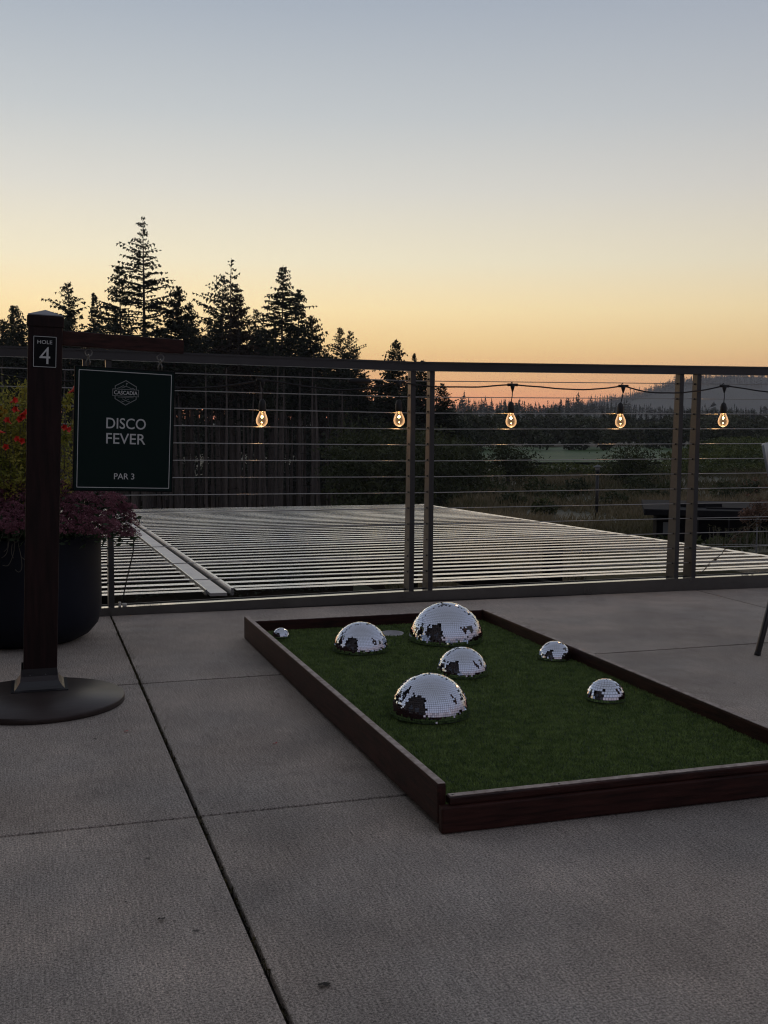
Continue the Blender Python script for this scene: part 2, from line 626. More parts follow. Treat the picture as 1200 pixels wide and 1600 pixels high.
def far_trees(grid, rows, count, hgt, name, m, label, per=34, seed=3, keep=None):
    """little ragged conifers standing on a ridge, one mass of wood"""
    r = np.random.default_rng(seed)
    T = []
    J, I = grid.shape[:2]
    for _ in range(count):
        j = r.uniform(0, J - 1.001); i = r.uniform(rows[0], rows[1])
        j0, i0 = int(j), int(i)
        a, b = j - j0, i - i0
        p = (grid[j0, i0] * (1 - a) * (1 - b) + grid[j0 + 1, i0] * a * (1 - b) + grid[j0, i0 + 1] * (1 - a) * b + grid[j0 + 1, i0 + 1] * a * b)
        h = hgt * r.uniform(.5, 1.15) * (1 + .5 * noise.noise(Vector((p[0] * .03, p[1] * .03, 0)))) * (1.5 if r.random() < .06 else 1)
        w = h * r.uniform(.20, .30)
        broad = r.random() < .4
        for k in range(per):
            z = (k + r.random()) / per
            rr = w * ((1 - z) ** .62 if not broad else math.sqrt(max(.05, 1 - (2 * z - .9) ** 2)) * 1.2) * r.uniform(.5, 1.15) + .02 * h
            t = r.uniform(0, 2 * math.pi)
            c = p + np.array([0, 0, z * h * (.96 if not broad else .72)])
            o = np.array([math.cos(t), math.sin(t), -.22]) * rr
            s = np.array([-math.sin(t), math.cos(t), 0]) * rr * .7
            T.append([c - s * .9 + [0, 0, .05 * h], c + s * .9 + [0, 0, .05 * h], c + o])
        q = np.array([0, 0, h * (1 if not broad else .7)])
        s = np.array([w * .16, 0, 0])
        if not broad:
            T.append([p + q, p + q * .72 - s, p + q * .72 + s])
            s2 = np.array([0, w * .16, 0])
            T.append([p + q, p + q * .72 - s2, p + q * .72 + s2])
        s = np.array([w * .10, 0, 0])
        T.append([p + q * .93, p - s, p + s])
    o = tri_mesh(name, T, m)
    return tag(o, label, 'wood', kind='stuff')


hill_pk = [(560, 668), (700, 662), (780, 652), (850, 645), (905, 637), (940, 629), (985, 622), (1020, 611), (1060, 599), (1100, 591), (1150, 588), (1200, 590), (1260, 594), (1350, 604), (1480, 622), (1650, 640)]
_, hill, gr = skyline(hill_pk, 2100, 600, 'far_hill', M['hill'])
far_trees(gr, (3, 5.2), 2600, 13, 'hillside_wood', M['conifer_far'], 'hazy blue wood covering the far hill on the right', per=9, seed=5)
ridge_pk = [(-300, 664), (-100, 662), (150, 660), (480, 657), (600, 650), (700, 645), (750, 641), (800, 641), (850, 645), (900, 641), (950, 642), (1000, 643), (1060, 650), (1120, 650), (1200, 650), (1320, 646), (1500, 640)]
_, ridge, gr = skyline(ridge_pk, 760, 300, 'wooded_ridge', M['hill'])
far_trees(gr, (2, 5.2), 1300, 7.5, 'ridge_wood', M['conifer_far'], 'dim conifer wood on the middle ridge under the hill', per=16, seed=8)
low_pk = [(560, 672), (700, 664), (780, 662), (850, 668), (950, 664), (1020, 668), (1100, 660), (1200, 658), (1320, 655), (1450, 655)]
_, lowr, gr = skyline(low_pk, 330, 90, 'wooded_rise', M['hill'])
far_trees(gr, (.3, 5.2), 800, 4.2, 'valley_wood', M['conifer_far'], 'dark wood of mixed trees beyond the green field', per=30, seed=11)

# ---- round headed trees edging the field
def round_wood(name, label, x0, x1, n, Y0, Y1, h0, h1, seed, per, size):
    rs = np.random.default_rng(seed)
    T = []
    for k in range(n):
        px = x0 + (x1 - x0) * (k + rs.uniform(-.4, .4)) / n
        Y = rs.uniform(Y0, Y1)
        p = at(px, 700, Y)
        h = rs.uniform(h0, h1)
        for b_ in range(5):
            c = np.array([p.x + rs.normal(0, h * .22), Y + rs.normal(0, h * .2), GZ + h * rs.uniform(.25, .8)])
            r_ = h * rs.uniform(.2, .34)
            v = rs.normal(size=(per, 3)); v /= np.linalg.norm(v, axis=1)[:, None]
            T.append(c + v * (r_ * rs.uniform(.6, 1.08, per))[:, None] * [1, 1, .8])
    return tag(tri_mesh(name, leaf_tris(np.concatenate(T), size, 0, rs), M['broad_far']), label, 'wood', kind='stuff')


round_wood('field_edge_wood', 'round headed dark trees along the far edge of the green field', 640, 1480, 80, 168, 215, 3.6, 6.6, 17, 130, .42)
round_wood('mid_wood', 'dark mixed trees rising behind the edge of the green field', 620, 1480, 70, 225, 300, 5.0, 8.5, 18, 110, .6)

# ---- the green field beyond the meadow
def sheet(name, pts, m, dz=.0, kind='structure'):
    n = 18
    a, b, c, d = [Vector(p) for p in pts]
    vs = []; fs = []
    for i in range(n + 1):
        for j in range(n + 1):
            p = (a.lerp(b, i / n)).lerp(d.lerp(c, i / n), j / n)
            vs.append((p.x, p.y, gh(p.x, p.y) + dz))
    for i in range(n):
        for j in range(n):
            fs.append((i * (n + 1) + j, (i + 1) * (n + 1) + j, (i + 1) * (n + 1) + j + 1, i * (n + 1) + j + 1))
    return tag(MB().add(vs, fs, True).build(name, m), kind=kind)


def gpx(x, y, z=GZ):
    d = RT * ((x - 600) / F_PX) - UP * ((y - 800) / F_PX) + FW
    t = (z - EYE) / d.z
    return Vector((d.x * t, d.y * t, z))


sheet('forest_floor', [at(-160, 800, 46).xy.to_3d(), at(640, 800, 46).xy.to_3d(), at(640, 800, 185).xy.to_3d(), at(-160, 800, 185).xy.to_3d()], mat('shaded_forest_litter', (.012, .009, .006), .95, spec=0, noise_scale=.3, noise_amt=.5), .05)  # dark sheet over the ground; shade under the firs put into its colour
sheet('green_field', [gpx(700, 727), gpx(1400, 727), gpx(1400, 700), gpx(700, 700)], M['field'], .25)

# ---- pavement: a dark bed with one slab per bay
FENCE = [(-3.2, 4.83), (1.73, 4.87), (3.16, 4.82), (6.4, 4.66)]     # front line of the railing


def fence_y(x):
    for (x0, y0), (x1, y1) in zip(FENCE, FENCE[1:]):
        if x <= x1 or (x1, y1) == FENCE[-1]:
            return y0 + (y1 - y0) * (x - x0) / (x1 - x0)


bed = MB()
bed.hexa([(-7, -5, -.30), (8.5, -5, -.30), (8.5, 4.80, -.30), (-7, 5.02, -.30), (-7, -5, -.022), (8.5, -5, -.022), (8.5, 4.80, -.022), (-7, 5.02, -.022)])
pav = tag(bed.build('pavement', M['joint']), kind='structure')
xs = [-6.9, -2.56, .343, 3.25, 6.15, 8.4]
ys = [-4.9, -2.69, -1.43, -.18, 1.07, 2.324, 3.577]
for i in range(len(xs) - 1):
    for j in range(len(ys)):
        gx, gy_ = .0044, .0042
        x0, x1 = xs[i] + gx, xs[i + 1] - gx
        y0 = ys[j] + gy_
        b = MB()
        if j < len(ys) - 1:
            y1 = ys[j + 1] - gy_
            b.box((x0, y0, -.02), (x1, y1, 0), b=.0045)
        else:
            b.hexa([(x0, y0, -.02), (x1, y0, -.02), (x1, fence_y(x1) + .005, -.02), (x0, fence_y(x0) + .005, -.02),
                    (x0, y0, 0), (x1, y0, 0), (x1, fence_y(x1) + .005, 0), (x0, fence_y(x0) + .005, 0)])
        b.build('slab', M['concrete'], pav)
rw = MB().hexa([(-7, 4.62, -5), (8.5, 4.40, -5), (8.5, 4.62, -5), (-7, 4.84, -5), (-7, 4.62, -.31), (8.5, 4.40, -.31), (8.5, 4.62, -.31), (-7, 4.84, -.31)])
tag(rw.build('retaining_wall', M['conc_wall']), kind='structure')

# ================================================================== RAILING
ral = thing('railing', 'dark bronze cable railing with paired tapering posts along the pavement edge', 'railing')


def seg_line(x, off=0):
    return Vector((x, fence_y(x) + off, 0))


def rail_top(x):
    pts = [(-3.2, 1.175), (-.1, 1.144), (.8, 1.133), (1.73, 1.121), (2.3, 1.123), (3.16, 1.132), (3.7, 1.136), (6.4, 1.15)]
    for (x0, z0), (x1, z1) in zip(pts, pts[1:]):
        if x <= x1:
            return z0 + (z1 - z0) * (x - x0) / (x1 - x0)
    return pts[-1][1]


def beam_top(x):
    return .036 + (min(max(x, -.5), 4.5) - .3) / 3.3 * .032


def ribbon(mb, xs_, off0, off1, zb, zt):
    for a, c in zip(xs_, xs_[1:]):
        A0, A1, C0, C1 = seg_line(a, off0), seg_line(a, off1), seg_line(c, off0), seg_line(c, off1)
        mb.hexa([(A0.x, A0.y, zb(a)), (C0.x, C0.y, zb(c)), (C1.x, C1.y, zb(c)), (A1.x, A1.y, zb(a)),
                 (A0.x, A0.y, zt(a)), (C0.x, C0.y, zt(c)), (C1.x, C1.y, zt(c)), (A1.x, A1.y, zt(a))])


rxs = [-3.2, -1.2, .3, 1.73, 3.16, 4.6, 6.4]
b = MB(); ribbon(b, rxs, .006, .062, lambda x: rail_top(x) - .038, lambda x: rail_top(x) - .003)
b.build('top_rail', M['rail'], ral)
b = MB(); ribbon(b, rxs, .0, .066, lambda x: rail_top(x) - .003, lambda x: rail_top(x) + .004)
b.build('rail_cap', M['rail'], ral)
b = MB(); ribbon(b, rxs, .0, .056, lambda x: -.02, beam_top)
b.build('bottom_channel', M['beam'], ral)
b = MB(); ribbon(b, rxs, .066, .071, lambda x: -.02, lambda x: beam_top(x) + .004)
b.build('channel_lip', M['rail'], ral)
post_x = [-1.17, -1.077, .243, .337, 1.720, 1.814, 3.131, 3.229, 4.55, 4.645]
cz = [1.046 - .0757 * k for k in range(13)]
POSTW = .024
for x in post_x:
    y = fence_y(x) + .022
    zt = rail_top(x) - .037
    zb = beam_top(x)
    b = MB()
    w = POSTW
    d0, d1 = .040, .078
    b.hexa([(x, y, zb), (x + w, y, zb), (x + w, y + d1, zb), (x, y + d1, zb), (x, y, zt), (x + w, y, zt), (x + w, y + d0, zt), (x, y + d0, zt)])
    p = b.build('post', M['rail'], ral)
    g = MB()
    for z in cz:
        g.tube([(x - .005, y + .02, z), (x + w + .005, y + .02, z)], .0042, 6)
    tag(g.build('cable_fitting', M['black'], p), kind='stuff')
for z in cz:
    b = MB()
    pts = [(-3.2, fence_y(-3.2) + .042, z)] + [(x + POSTW / 2, fence_y(x) + .042, z + (rail_top(x) - 1.13) * (z / 1.1)) for x in post_x] + [(6.4, fence_y(6.4) + .042, z)]
    b.tube(pts, .0021, 6)
    b.build('cable', M['cable'], ral)

# ================================================================== STRING LIGHTS
sl = thing('string_lights', 'black cord of lit clear bulbs hooked along the upper railing cables', 'string lights')
CY = lambda x: fence_y(x) + .012
hooks = [(410, 594), (623, 597), (801, 601), (974, 603), (1132, 603)]
bulbs = [(410, 652), (623, 652), (798, 654), (969, 655), (1130, 654)]
HP = []
for (hx, hy), (bx, by) in zip(hooks, bulbs):
    h = at(hx, hy, 4.86)
    h = at(hx, hy, CY(h.x))
    HP.append(h)
left1 = Vector((.40, CY(.4), HP[0].z + .01)); left0 = Vector((-.21, CY(0), HP[0].z + .02)); left2 = Vector((-.82, CY(-.82), HP[0].z + .03))
right1 = Vector((4.0, CY(4.0), HP[-1].z + .004)); right2 = Vector((4.6, CY(4.6), HP[-1].z))
chain = [left2, left0, left1] + HP + [right1, right2]
cord = []
sags = [.04, .035, .045, .038, .018, .020, .036, .034, .03, .03]
for i, (a, c) in enumerate(zip(chain, chain[1:])):
    for t in np.linspace(0, 1, 17)[:-1]:
        p = a.lerp(c, t)
        skew = t ** (1.25 if i % 2 else .85)
        p.z -= sags[i] * (4 * skew * (1 - skew)) ** 1.15 + .003 * noise.noise(Vector((p.x * 9, 0, 3)))
        p.y += .004 * noise.noise(Vector((p.x * 6, 5, 0)))
        cord.append(p)
cord.append(chain[-1])
MB().tube(cord, .0036, 7).build('cord', M['black'], sl)
cp = at(563, 595, CY(1.4))
MB().tube([cp + Vector((-.058, 0, -.004)), cp + Vector((-.05, 0, -.003)), cp + Vector((-.01, 0, 0)), cp + Vector((.0, 0, 0)), cp + Vector((.045, 0, -.003)), cp + Vector((.055, 0, -.003))],
          [.005, .010, .013, .014, .010, .005], 10).build('plug_connector', M['black'], sl)
for h, (bx, by) in zip(HP, bulbs):
    g = at(bx, by, h.y)
    topz = g.z + .052
    b = MB()
    b.tube([h + Vector((-.026, 0, -.001)), h + Vector((.026, 0, -.001))], .0068, 8)
    b.tube([h + Vector((0, 0, 0)), h + Vector((0, 0, -.016)), h + Vector((0, 0, -.034))], [.013, .009, .0035], 8)
    b.tube([h + Vector((-.002, .0, .004)), h + Vector((.003, .012, .014)), h + Vector((.006, .024, .012)), h + Vector((.005, .03, .004))], .0018, 5)
    mid = (h + Vector((g.x, g.y, topz))) / 2 + Vector((.002, 0, 0))
    b.tube([h + Vector((0, 0, -.03)), mid, (g.x, g.y, topz + .02)], .0023, 6)
    b.build('drop_lead', M['black'], sl)
    b = MB()
    b.lathe([(.004, .030), (.012, .022), (.0165, .006), (.0165, -.022), (.0150, -.026)][::-1], (g.x, g.y, topz), 16)
    b.build('socket', M['black'], sl)
    # S14 shaped glass
    gb = [(.0135, 0), (.0145, -.006), (.0200, -.018), (.0245, -.030), (.0262, -.040), (.0245, -.052), (.0180, -.062), (.0085, -.0675), (.001, -.069)]
    bb = MB().lathe(gb[::-1], (0, 0, 0), 20).build('bulb', M['bulb'], sl, (g.x, g.y, topz - .026), (random.uniform(-.09, .09), random.uniform(-.09, .09), random.uniform(0, 6)))
    fl = MB()
    fl.tube([(-.006, 0, -.020), (-.004, 0, -.028), (-.0015, 0, -.022), (.0015, 0, -.029), (.004, 0, -.022), (.006, 0, -.027)], .0016, 6)
    fl.lathe([(.001, -.027), (.0045, -.024), (.0045, -.020), (.001, -.017)], (0, 0, 0), 8)
    fl.lathe([(.001, -.050), (.0035, -.0485), (.001, -.047)], (0, 0, 0), 8)
    fl.build('filament', M['filament'], bb)
    ld = bpy.data.lights.new('bulb_light', 'POINT')
    ld.energy = .16
    ld.color = (1, .58, .28)
    ld.shadow_soft_size = .018
    lo = bpy.data.objects.new('bulb_light', ld)
    COL.objects.link(lo)
    lo.parent = bb
    lo.location = (0, 0, -.078)
# tail of the cord by the planter
tl = thing('power_cord', 'thin black cord hanging beside the planter with a white plug at its foot', 'cord', (.38, fence_y(.38), 0))
pts = [(208, 828), (209, 845), (208, 862), (203, 885), (198, 905), (194, 925), (192, 941)]
P0 = tl.location
MB().tube([at(x, y, fence_y(.38) - .005) - P0 for x, y in pts], .0028, 6).build('cord', M['black'], tl)
b = MB()
q = at(190, 944, fence_y(.38) + .02) - P0
b.box((q.x - .014, q.y - .01, beam_top(.38)), (q.x - .002, q.y + .01, beam_top(.38) + .020), b=.003)
b.box((q.x + .003, q.y - .008, beam_top(.38)), (q.x + .022, q.y + .008, beam_top(.38) + .014), b=.004)
b.build('plug', M['plugw'], tl)

# ================================================================== SLATTED ROOF beyond the railing
RZ0, RY0, RS = -.15, 6.4, .0224
rz = lambda y: RZ0 - RS * (y - RY0)
rf = thing('slatted_roof', 'low flat roof of pale metal slats with dark gaps beyond the railing', 'roof', (0, 0, 0))
pitch, width, thick = .2175, .080, .0025
XR = 5.42
y = 6.40
k = 0
while y < 14.95:
    y1 = y + width
    for side, (xa, xb) in enumerate(((-4.2, .985), (1.175, XR))):
        b = MB()
        tl_ = random.uniform(-.0005, .0005)
        sg = random.uniform(-.0012, .0012)
        zc = rz(y)
        b.hexa([(xa, y, zc - thick + tl_), (xb, y, zc - thick + tl_ + sg), (xb, y1, rz(y1) - thick), (xa, y1, rz(y1) - thick),
                (xa, y, zc + tl_), (xb, y, zc + tl_ + sg), (xb, y1, rz(y1)), (xa, y1, rz(y1))])
        b.build('slat', M['slat'], rf)
    y += pitch * (1 if k else .62)
    k += 1


def along(mb, x0, x1, z0, z1, ya=6.25, yb=15.05):
    mb.hexa([(x0, ya, rz(ya) + z0), (x1, ya, rz(ya) + z0), (x1, yb, rz(yb) + z0), (x0, yb, rz(yb) + z0),
             (x0, ya, rz(ya) + z1), (x1, ya, rz(ya) + z1), (x1, yb, rz(yb) + z1), (x0, yb, rz(yb) + z1)])
    return mb


along(MB(), 1.02, 1.118, -.030, -.012, 6.4).build('gutter_pan', M['flash'], rf)
along(MB(), 1.142, 1.158, -.03, .014, 6.4).build('gutter_edge', M['slat'], rf)
along(MB(), 1.000, 1.008, -.03, .004, 6.45).build('gutter_edge', M['slat'], rf)
along(MB(), XR + .01, XR + .085, -.16, -.006).build('edge_beam', M['slat'], rf)
for x in (-4.0, -1.5, 1.06, 3.3):
    along(MB(), x - .03, x + .03, -.25, -.05).build('joist', M['dark'], rf)
b = MB().box((-4.2, 6.20, -.42), (5.5, 6.26, -.19)); b.build('front_beam', M['dark'], rf)
b = MB().box((-4.2, 15.06, -.62), (5.5, 15.12, -.36)); b.build('back_beam', M['dark'], rf)
for x, y in ((5.3, 6.2), (5.3, 10.5), (5.3, 15.0), (-4, 6.2), (-4, 15.0), (1, 15)):
    MB().box((x - .08, y - .08, -5), (x + .08, y + .08, rz(y) - .17)).build('column', M['dark'], rf)
along(MB(), -4.2, 5.45, -1.32, -1.30).build('gap_shade_panel', M['dark'], rf)  # added black sheet; stands in for the shaded void below the slat gaps

# ================================================================== MINI GOLF GREEN
GX0, GX1, GY0, GY1, GT, GR = .802, 1.820, 2.078, 4.215, .100, .069
TZ = .032
gg = thing('golf_green', 'low wooden mini golf box with dark green artificial turf and mirrored domes', 'mini golf hole', (GX0, GY0, 0))
O = Vector((GX0, GY0, 0))


def gbox(name, lo, hi, m, bev=.003, par=gg):
    b = MB().box(tuple(Vector(lo) - O), tuple(Vector(hi) - O), b=bev)
    return b.build(name, m, par)


bw = .019
SLB = Matrix.Translation((0, GY0, 0)) @ Matrix(((1, 0, 0, 0), (0, 1, 0, 0), (0, -.0062, 1, 0), (0, 0, 0, 1))) @ Matrix.Translation((0, -GY0, 0))
b = MB().box((GX0, GY0 + .012, .015), (GX0 + bw, GY1, GT), Matrix.Translation(-O) @ SLB, .004)
lb = b.build('side_board', M['wood'], gg)
MB().box((GX0 + .0015, GY0 + .014, GT + .0003), (GX0 + bw - .0015, GY1 - .002, GT + .0016), Matrix.Translation(-O) @ SLB).build('worn_edge', M['worn'], lb)
rb = gbox('side_board', (GX1 - bw, GY0 + .012, .002), (GX1, GY1, GR), M['wood'], .004)
gbox('worn_edge', (GX1 - bw + .0015, GY0 + .014, GR + .0003), (GX1 - .0015, GY1 - .002, GR + .0016), M['worn'], 0, rb)
bb = gbox('back_board', (GX0 + bw + .001, GY1 - bw, .002), (GX1 - bw - .001, GY1, GR - .001), M['woodx'], .003)
gbox('worn_edge', (GX0 + bw + .003, GY1 - bw + .002, GR - .0007), (GX1 - bw - .003, GY1 - .002, GR + .0006), M['worn'], 0, bb)
fb = gbox('front_board', (GX0 + .001, GY0 - .012, .002), (GX1 - .001, GY0 + .0105, .058), M['woodx'], .004)
fc = gbox('front_cap', (GX0 + bw + .002, GY0 - .004, .0585), (GX1 - bw - .002, GY0 + .022, .0745), M['woodx'], .003)
gbox('worn_edge', (GX0 + bw + .005, GY0 + .002, .0748), (GX1 - bw - .005, GY0 + .019, .0762), M['worn'], 0, fc)
for x in (.835, 1.08, 1.33):
    s = MB().lathe([(.0028, 0), (.003, .0006), (.0005, .001)], (x - GX0, .010, .0763), 8)
    s.build('screw', M['chrome'], fc)
# turf backing with a cup hole
cupc = Vector((1.337, 4.0 - .01, 0))
cupc = gpx(612, 988, TZ)
CR = .047
n = 28
ix0, ix1, iy0, iy1 = GX0 + bw, GX1 - bw, GY0 + .0228, GY1 - bw
vs = []; fs = []
for k in range(n):
    t = 2 * math.pi * k / n
    c, s = math.cos(t), math.sin(t)
    vs.append((cupc.x + CR * c - O.x, cupc.y + CR * s - O.y, TZ - .006))
    hx = ((ix1 if c > 0 else ix0) - cupc.x) / c if abs(c) > 1e-6 else 1e9
    hy = ((iy1 if s > 0 else iy0) - cupc.y) / s if abs(s) > 1e-6 else 1e9
    d = min(abs(hx), abs(hy))
    vs.append((cupc.x + d * c - O.x, cupc.y + d * s - O.y, TZ - .006))
for k in range(n):
    k2 = (k + 1) % n
    fs.append((2 * k, 2 * k + 1, 2 * k2 + 1, 2 * k2))
# corners
for cx, cy in ((ix0, iy0), (ix1, iy0), (ix1, iy1), (ix0, iy1)):
    ang = math.atan2(cy - cupc.y, cx - cupc.x) % (2 * math.pi)
    k = int(ang / (2 * math.pi) * n) % n
    vs.append((cx - O.x, cy - O.y, TZ - .006))
    fs.append((2 * k + 1, len(vs) - 1, 2 * ((k + 1) % n) + 1))
MB().add(vs, fs).build('turf_backing', M['turfbase'], gg)
b = MB().lathe([(CR + .001, TZ - .006), (CR - .001, TZ - .001), (CR - .002, TZ - .004), (CR - .004, TZ - .020), (.001, TZ - .0205)], (cupc.x - O.x, cupc.y - O.y, 0), 28)
b.f = b.f[:-2]; b.sm = b.sm[:-2]
b.build('cup', M['cup'], gg)
NB = 190000
u = rng.uniform(size=(NB, 2))
bx = ix0 + .001 + (ix1 - ix0 - .002) * u[:, 0]
by = iy0 + .001 + (iy1 - iy0 - .002) * u[:, 1] ** 1.25
ok = np.hypot(bx - cupc.x, by - cupc.y) > CR + .001
bx, by = bx[ok], by[ok]
nb = len(bx)
lean_a = rng.uniform(0, 2 * np.pi, nb)
# combed in soft patches
cl = np.array([noise.noise(Vector((float(a) * 14, float(c) * 14, 0))) for a, c in zip(bx[::10], by[::10])])
cl = np.repeat(cl, 10)[:nb]
ln = rng.uniform(.002, .0075, nb)
hh = rng.uniform(.0055, .0085, nb)
w = rng.uniform(.0008, .0016, nb)
fa = rng.uniform(0, np.pi, nb)
base = np.stack([bx - O.x, by - O.y, np.full(nb, TZ - .0065)], 1)
dx = np.stack([np.cos(fa) * w, np.sin(fa) * w, 0 * w], 1)
tip = base + np.stack([np.cos(lean_a) * ln, np.sin(lean_a) * ln, hh], 1)
tip[:, 0] = np.clip(tip[:, 0], ix0 - O.x + .0005, ix1 - O.x - .0005)
tip[:, 1] = np.clip(tip[:, 1], iy0 - O.y + .0005, iy1 - O.y - .0005)
tag(tri_mesh('artificial_turf', np.stack([base - dx, base + dx, tip], 1), M['turf'], gg), kind='stuff')

# ---- mirrored domes
def dome(px, py, wpx, tile, label, seed):
    c = gpx(px, py, TZ)
    v = c - Vector((0, 0, EYE))
    D = v.dot(FW)
    r = wpx / 2 / F_PX * D * 1.055
    tile *= .88
    c.x = min(c.x, GX1 - bw - r * 1.02)
    t = thing('mirror_dome', label, 'mirror dome', (c.x, c.y, TZ + .0015), (0, 0, seed * 1.3), 'mirrored half domes on the turf')
    rs = np.random.default_rng(seed)
    rows = max(6, round(math.pi / 2 * r / tile))
    Q = []
    for i in range(rows):
        a0 = (i + .055) / rows * math.pi / 2
        a1 = (i + .945) / rows * math.pi / 2
        am = (a0 + a1) / 2
        cnt = max(3, round(2 * math.pi * r * math.cos(am) / tile))
        off = rs.uniform(0, 1)
        for k in range(cnt):
            th = (k + off) / cnt * 2 * math.pi
            dth = .447 * 2 * math.pi / cnt
            # flat tile with a tiny random tilt
            nrm = np.array([math.cos(am) * math.cos(th), math.cos(am) * math.sin(th), math.sin(am)])
            e1 = np.array([-math.sin(th), math.cos(th), 0])
            e2 = np.cross(nrm, e1)
            tt = rs.normal(0, .027 if rs.random() > .05 else .05, 2)
            n1 = nrm + e1 * tt[0] + e2 * tt[1]
            n1 /= np.linalg.norm(n1)
            w1 = r * math.cos(a0) * dth; w2 = r * math.cos(a1) * dth
            hh_ = r * (a1 - a0) / 2
            cc = nrm * r * math.cos(min(dth, .1))
            f1 = e1 - n1 * n1.dot(e1)
            f2 = e2 - n1 * n1.dot(e2)
            Q.append([cc - f1 * w1 - f2 * hh_ * 1, cc + f1 * w1 - f2 * hh_, cc + f1 * w2 + f2 * hh_, cc - f1 * w2 + f2 * hh_])
    Q = np.array(Q)
    # e2 points up? make sure the outside faces out
    nn = np.cross(Q[:, 1] - Q[:, 0], Q[:, 3] - Q[:, 0])
    flip = (nn * Q.mean(1)).sum(1) < 0
    Q[flip] = Q[flip][:, ::-1]
    o = tri_mesh('mirror_tile', Q, M['mirror'], t)
    tag(o, kind='stuff')
    prof = [(r * .972 * math.cos(a), r * .972 * math.sin(a)) for a in np.linspace(0, math.pi / 2 * .985, 18)]
    b = MB().lathe(prof, (0, 0, 0), 48)
    b.build('dome_core', M['core'], t)
    MB().lathe([(r * .96, -.0012), (r * .996, -.0012), (r * .996, .0008), (r * .96, .0010)], (0, 0, 0), 48).build('base_ring', M['ring'], t)
    return t


dome(671.5, 1115, 119, .0068, 'large mirrored dome nearest the camera, in front of the cluster', 1)
dome(697, 999, 110, .0080, 'largest mirrored dome at the back of the green beside the cup', 2)
dome(563.5, 1015, 82, .0062, 'medium mirrored dome left of the white cup', 3)
dome(722, 1052, 77, .0066, 'medium mirrored dome between the two large ones', 4)
dome(882, 1027, 49, .0072, 'small mirrored dome touching the right side board', 5)
dome(946, 1092, 59, .0092, 'small mirrored dome with big tiles standing alone on the right', 6)
dome(439, 995, 26, .0046, 'tiny mirrored dome in the back left corner of the green', 7)

# ================================================================== SIGN POST
sp = thing('sign_post', 'dark stained square wooden post with a side arm on a round steel base plate', 'sign post', (.028, 3.415, 0))
MB().lathe([(.247, 0), (.2505, .003), (.2505, .0165), (.248, .0195), (.001, .0198)], (0, 0, 0), 96).build('base_plate', M['plate'], sp)
lean = .032      # the post leans a little to the right
Tp = Matrix.Translation((.004, .14, 0)) @ Matrix.Rotation(-.004, 4, 'Z') @ Matrix.Rotation(lean, 4, 'Y')
hw = .0500
PT = 1.158


def pbox(name, lo, hi, m, bev=.002, par=sp, T=Tp):
    return MB().box(lo, hi, T, bev).build(name, m, par)


pbox('post', (-hw, -hw, .045), (hw, hw, PT), M['woodz'], .004)
b = MB()
c4 = [(-hw - .001, -hw - .001), (hw + .001, -hw - .001), (hw + .001, hw + .001), (-hw - .001, hw + .001)]
vs = [Tp @ Vector((x, y, PT + .0004)) for x, y in c4] + [Tp @ Vector((x, y, PT + .003)) for x, y in c4] + [Tp @ Vector((0, 0, PT + .022))]
b.add(vs, [(3, 2, 1, 0), (0, 1, 5, 4), (1, 2, 6, 5), (2, 3, 7, 6), (3, 0, 4, 7), (4, 5, 8), (5, 6, 8), (6, 7, 8), (7, 4, 8)])
b.build('post_cap', mat('post_cap_weathered', (.24, .25, .27), .5, noise_scale=20, noise_amt=.2), sp)
pbox('cap_band', (-hw - .0035, -hw - .0035, PT - .034), (hw + .0035, hw + .0035, PT - .001), M['woodz'], .003)
# flared bracket round the foot
prof = [(.084, .0200), (.084, .0225), (.074, .0245), (.066, .032), (.0570, .046), (.0540, .062), (.0530, .085)]
vs = []; fs = []
for (w_, z) in prof:
    for sx, sy in ((-1, -1), (1, -1), (1, 1), (-1, 1)):
        vs.append((sx * w_, sy * w_, z))
for i in range(len(prof) - 1):
    for k in range(4):
        k2 = (k + 1) % 4
        fs.append((i * 4 + k, i * 4 + k2, (i + 1) * 4 + k2, (i + 1) * 4 + k))
Tb = Matrix.Translation((.004, .14, 0)) @ Matrix.Rotation(-.004, 4, 'Z')
MB().add([Tb @ Vector(v) for v in vs], fs).build('foot_bracket', M['blackmetal'], sp)
for sx in (-.028, .018):
    p = Tb @ Vector((sx, -.0548, .066))
    MB().tube([p, p + Vector((0, -.003, 0))], .0022, 8).build('bracket_screw', M['chrome'], sp)
# hole number plaque
pl = thing('hole_plaque', None, None)
pl.parent = sp
pl.name = 'hole_plaque'
bpy.data.objects.remove(pl)
plq = pbox('hole_plaque', (-.0350, -hw - .0035, PT - .155), (.0335, -hw - .0005, PT - .061), M['plaque'], .0008)


def line_box(mb, x0, z0, x1, z1, w, y, T):
    """flat stroke on a plane that faces -y"""
    a = Vector((x0, 0, z0)); c = Vector((x1, 0, z1))
    d = (c - a)
    if d.length < 1e-9:
        return
    d.normalize()
    nrm = Vector((-d.z, 0, d.x)) * w / 2
    e = d * w * .3
    pts = [a - nrm - e, c - nrm + e, c + nrm + e, a + nrm - e]
    lo = [T @ Vector((p.x, y, p.z)) for p in pts]
    hi = [T @ Vector((p.x, y - .0006, p.z)) for p in pts]
    mb.hexa(lo + hi)


def frame_lines(name, x0, z0, x1, z1, w, y, T, m, par):
    b = MB()
    line_box(b, x0, z0, x1, z0, w, y, T); line_box(b, x0, z1, x1, z1, w, y, T)
    line_box(b, x0, z0 + w * .8, x0, z1 - w * .8, w, y, T); line_box(b, x1, z0 + w * .8, x1, z1 - w * .8, w, y, T)
    return b.build(name, m, par)


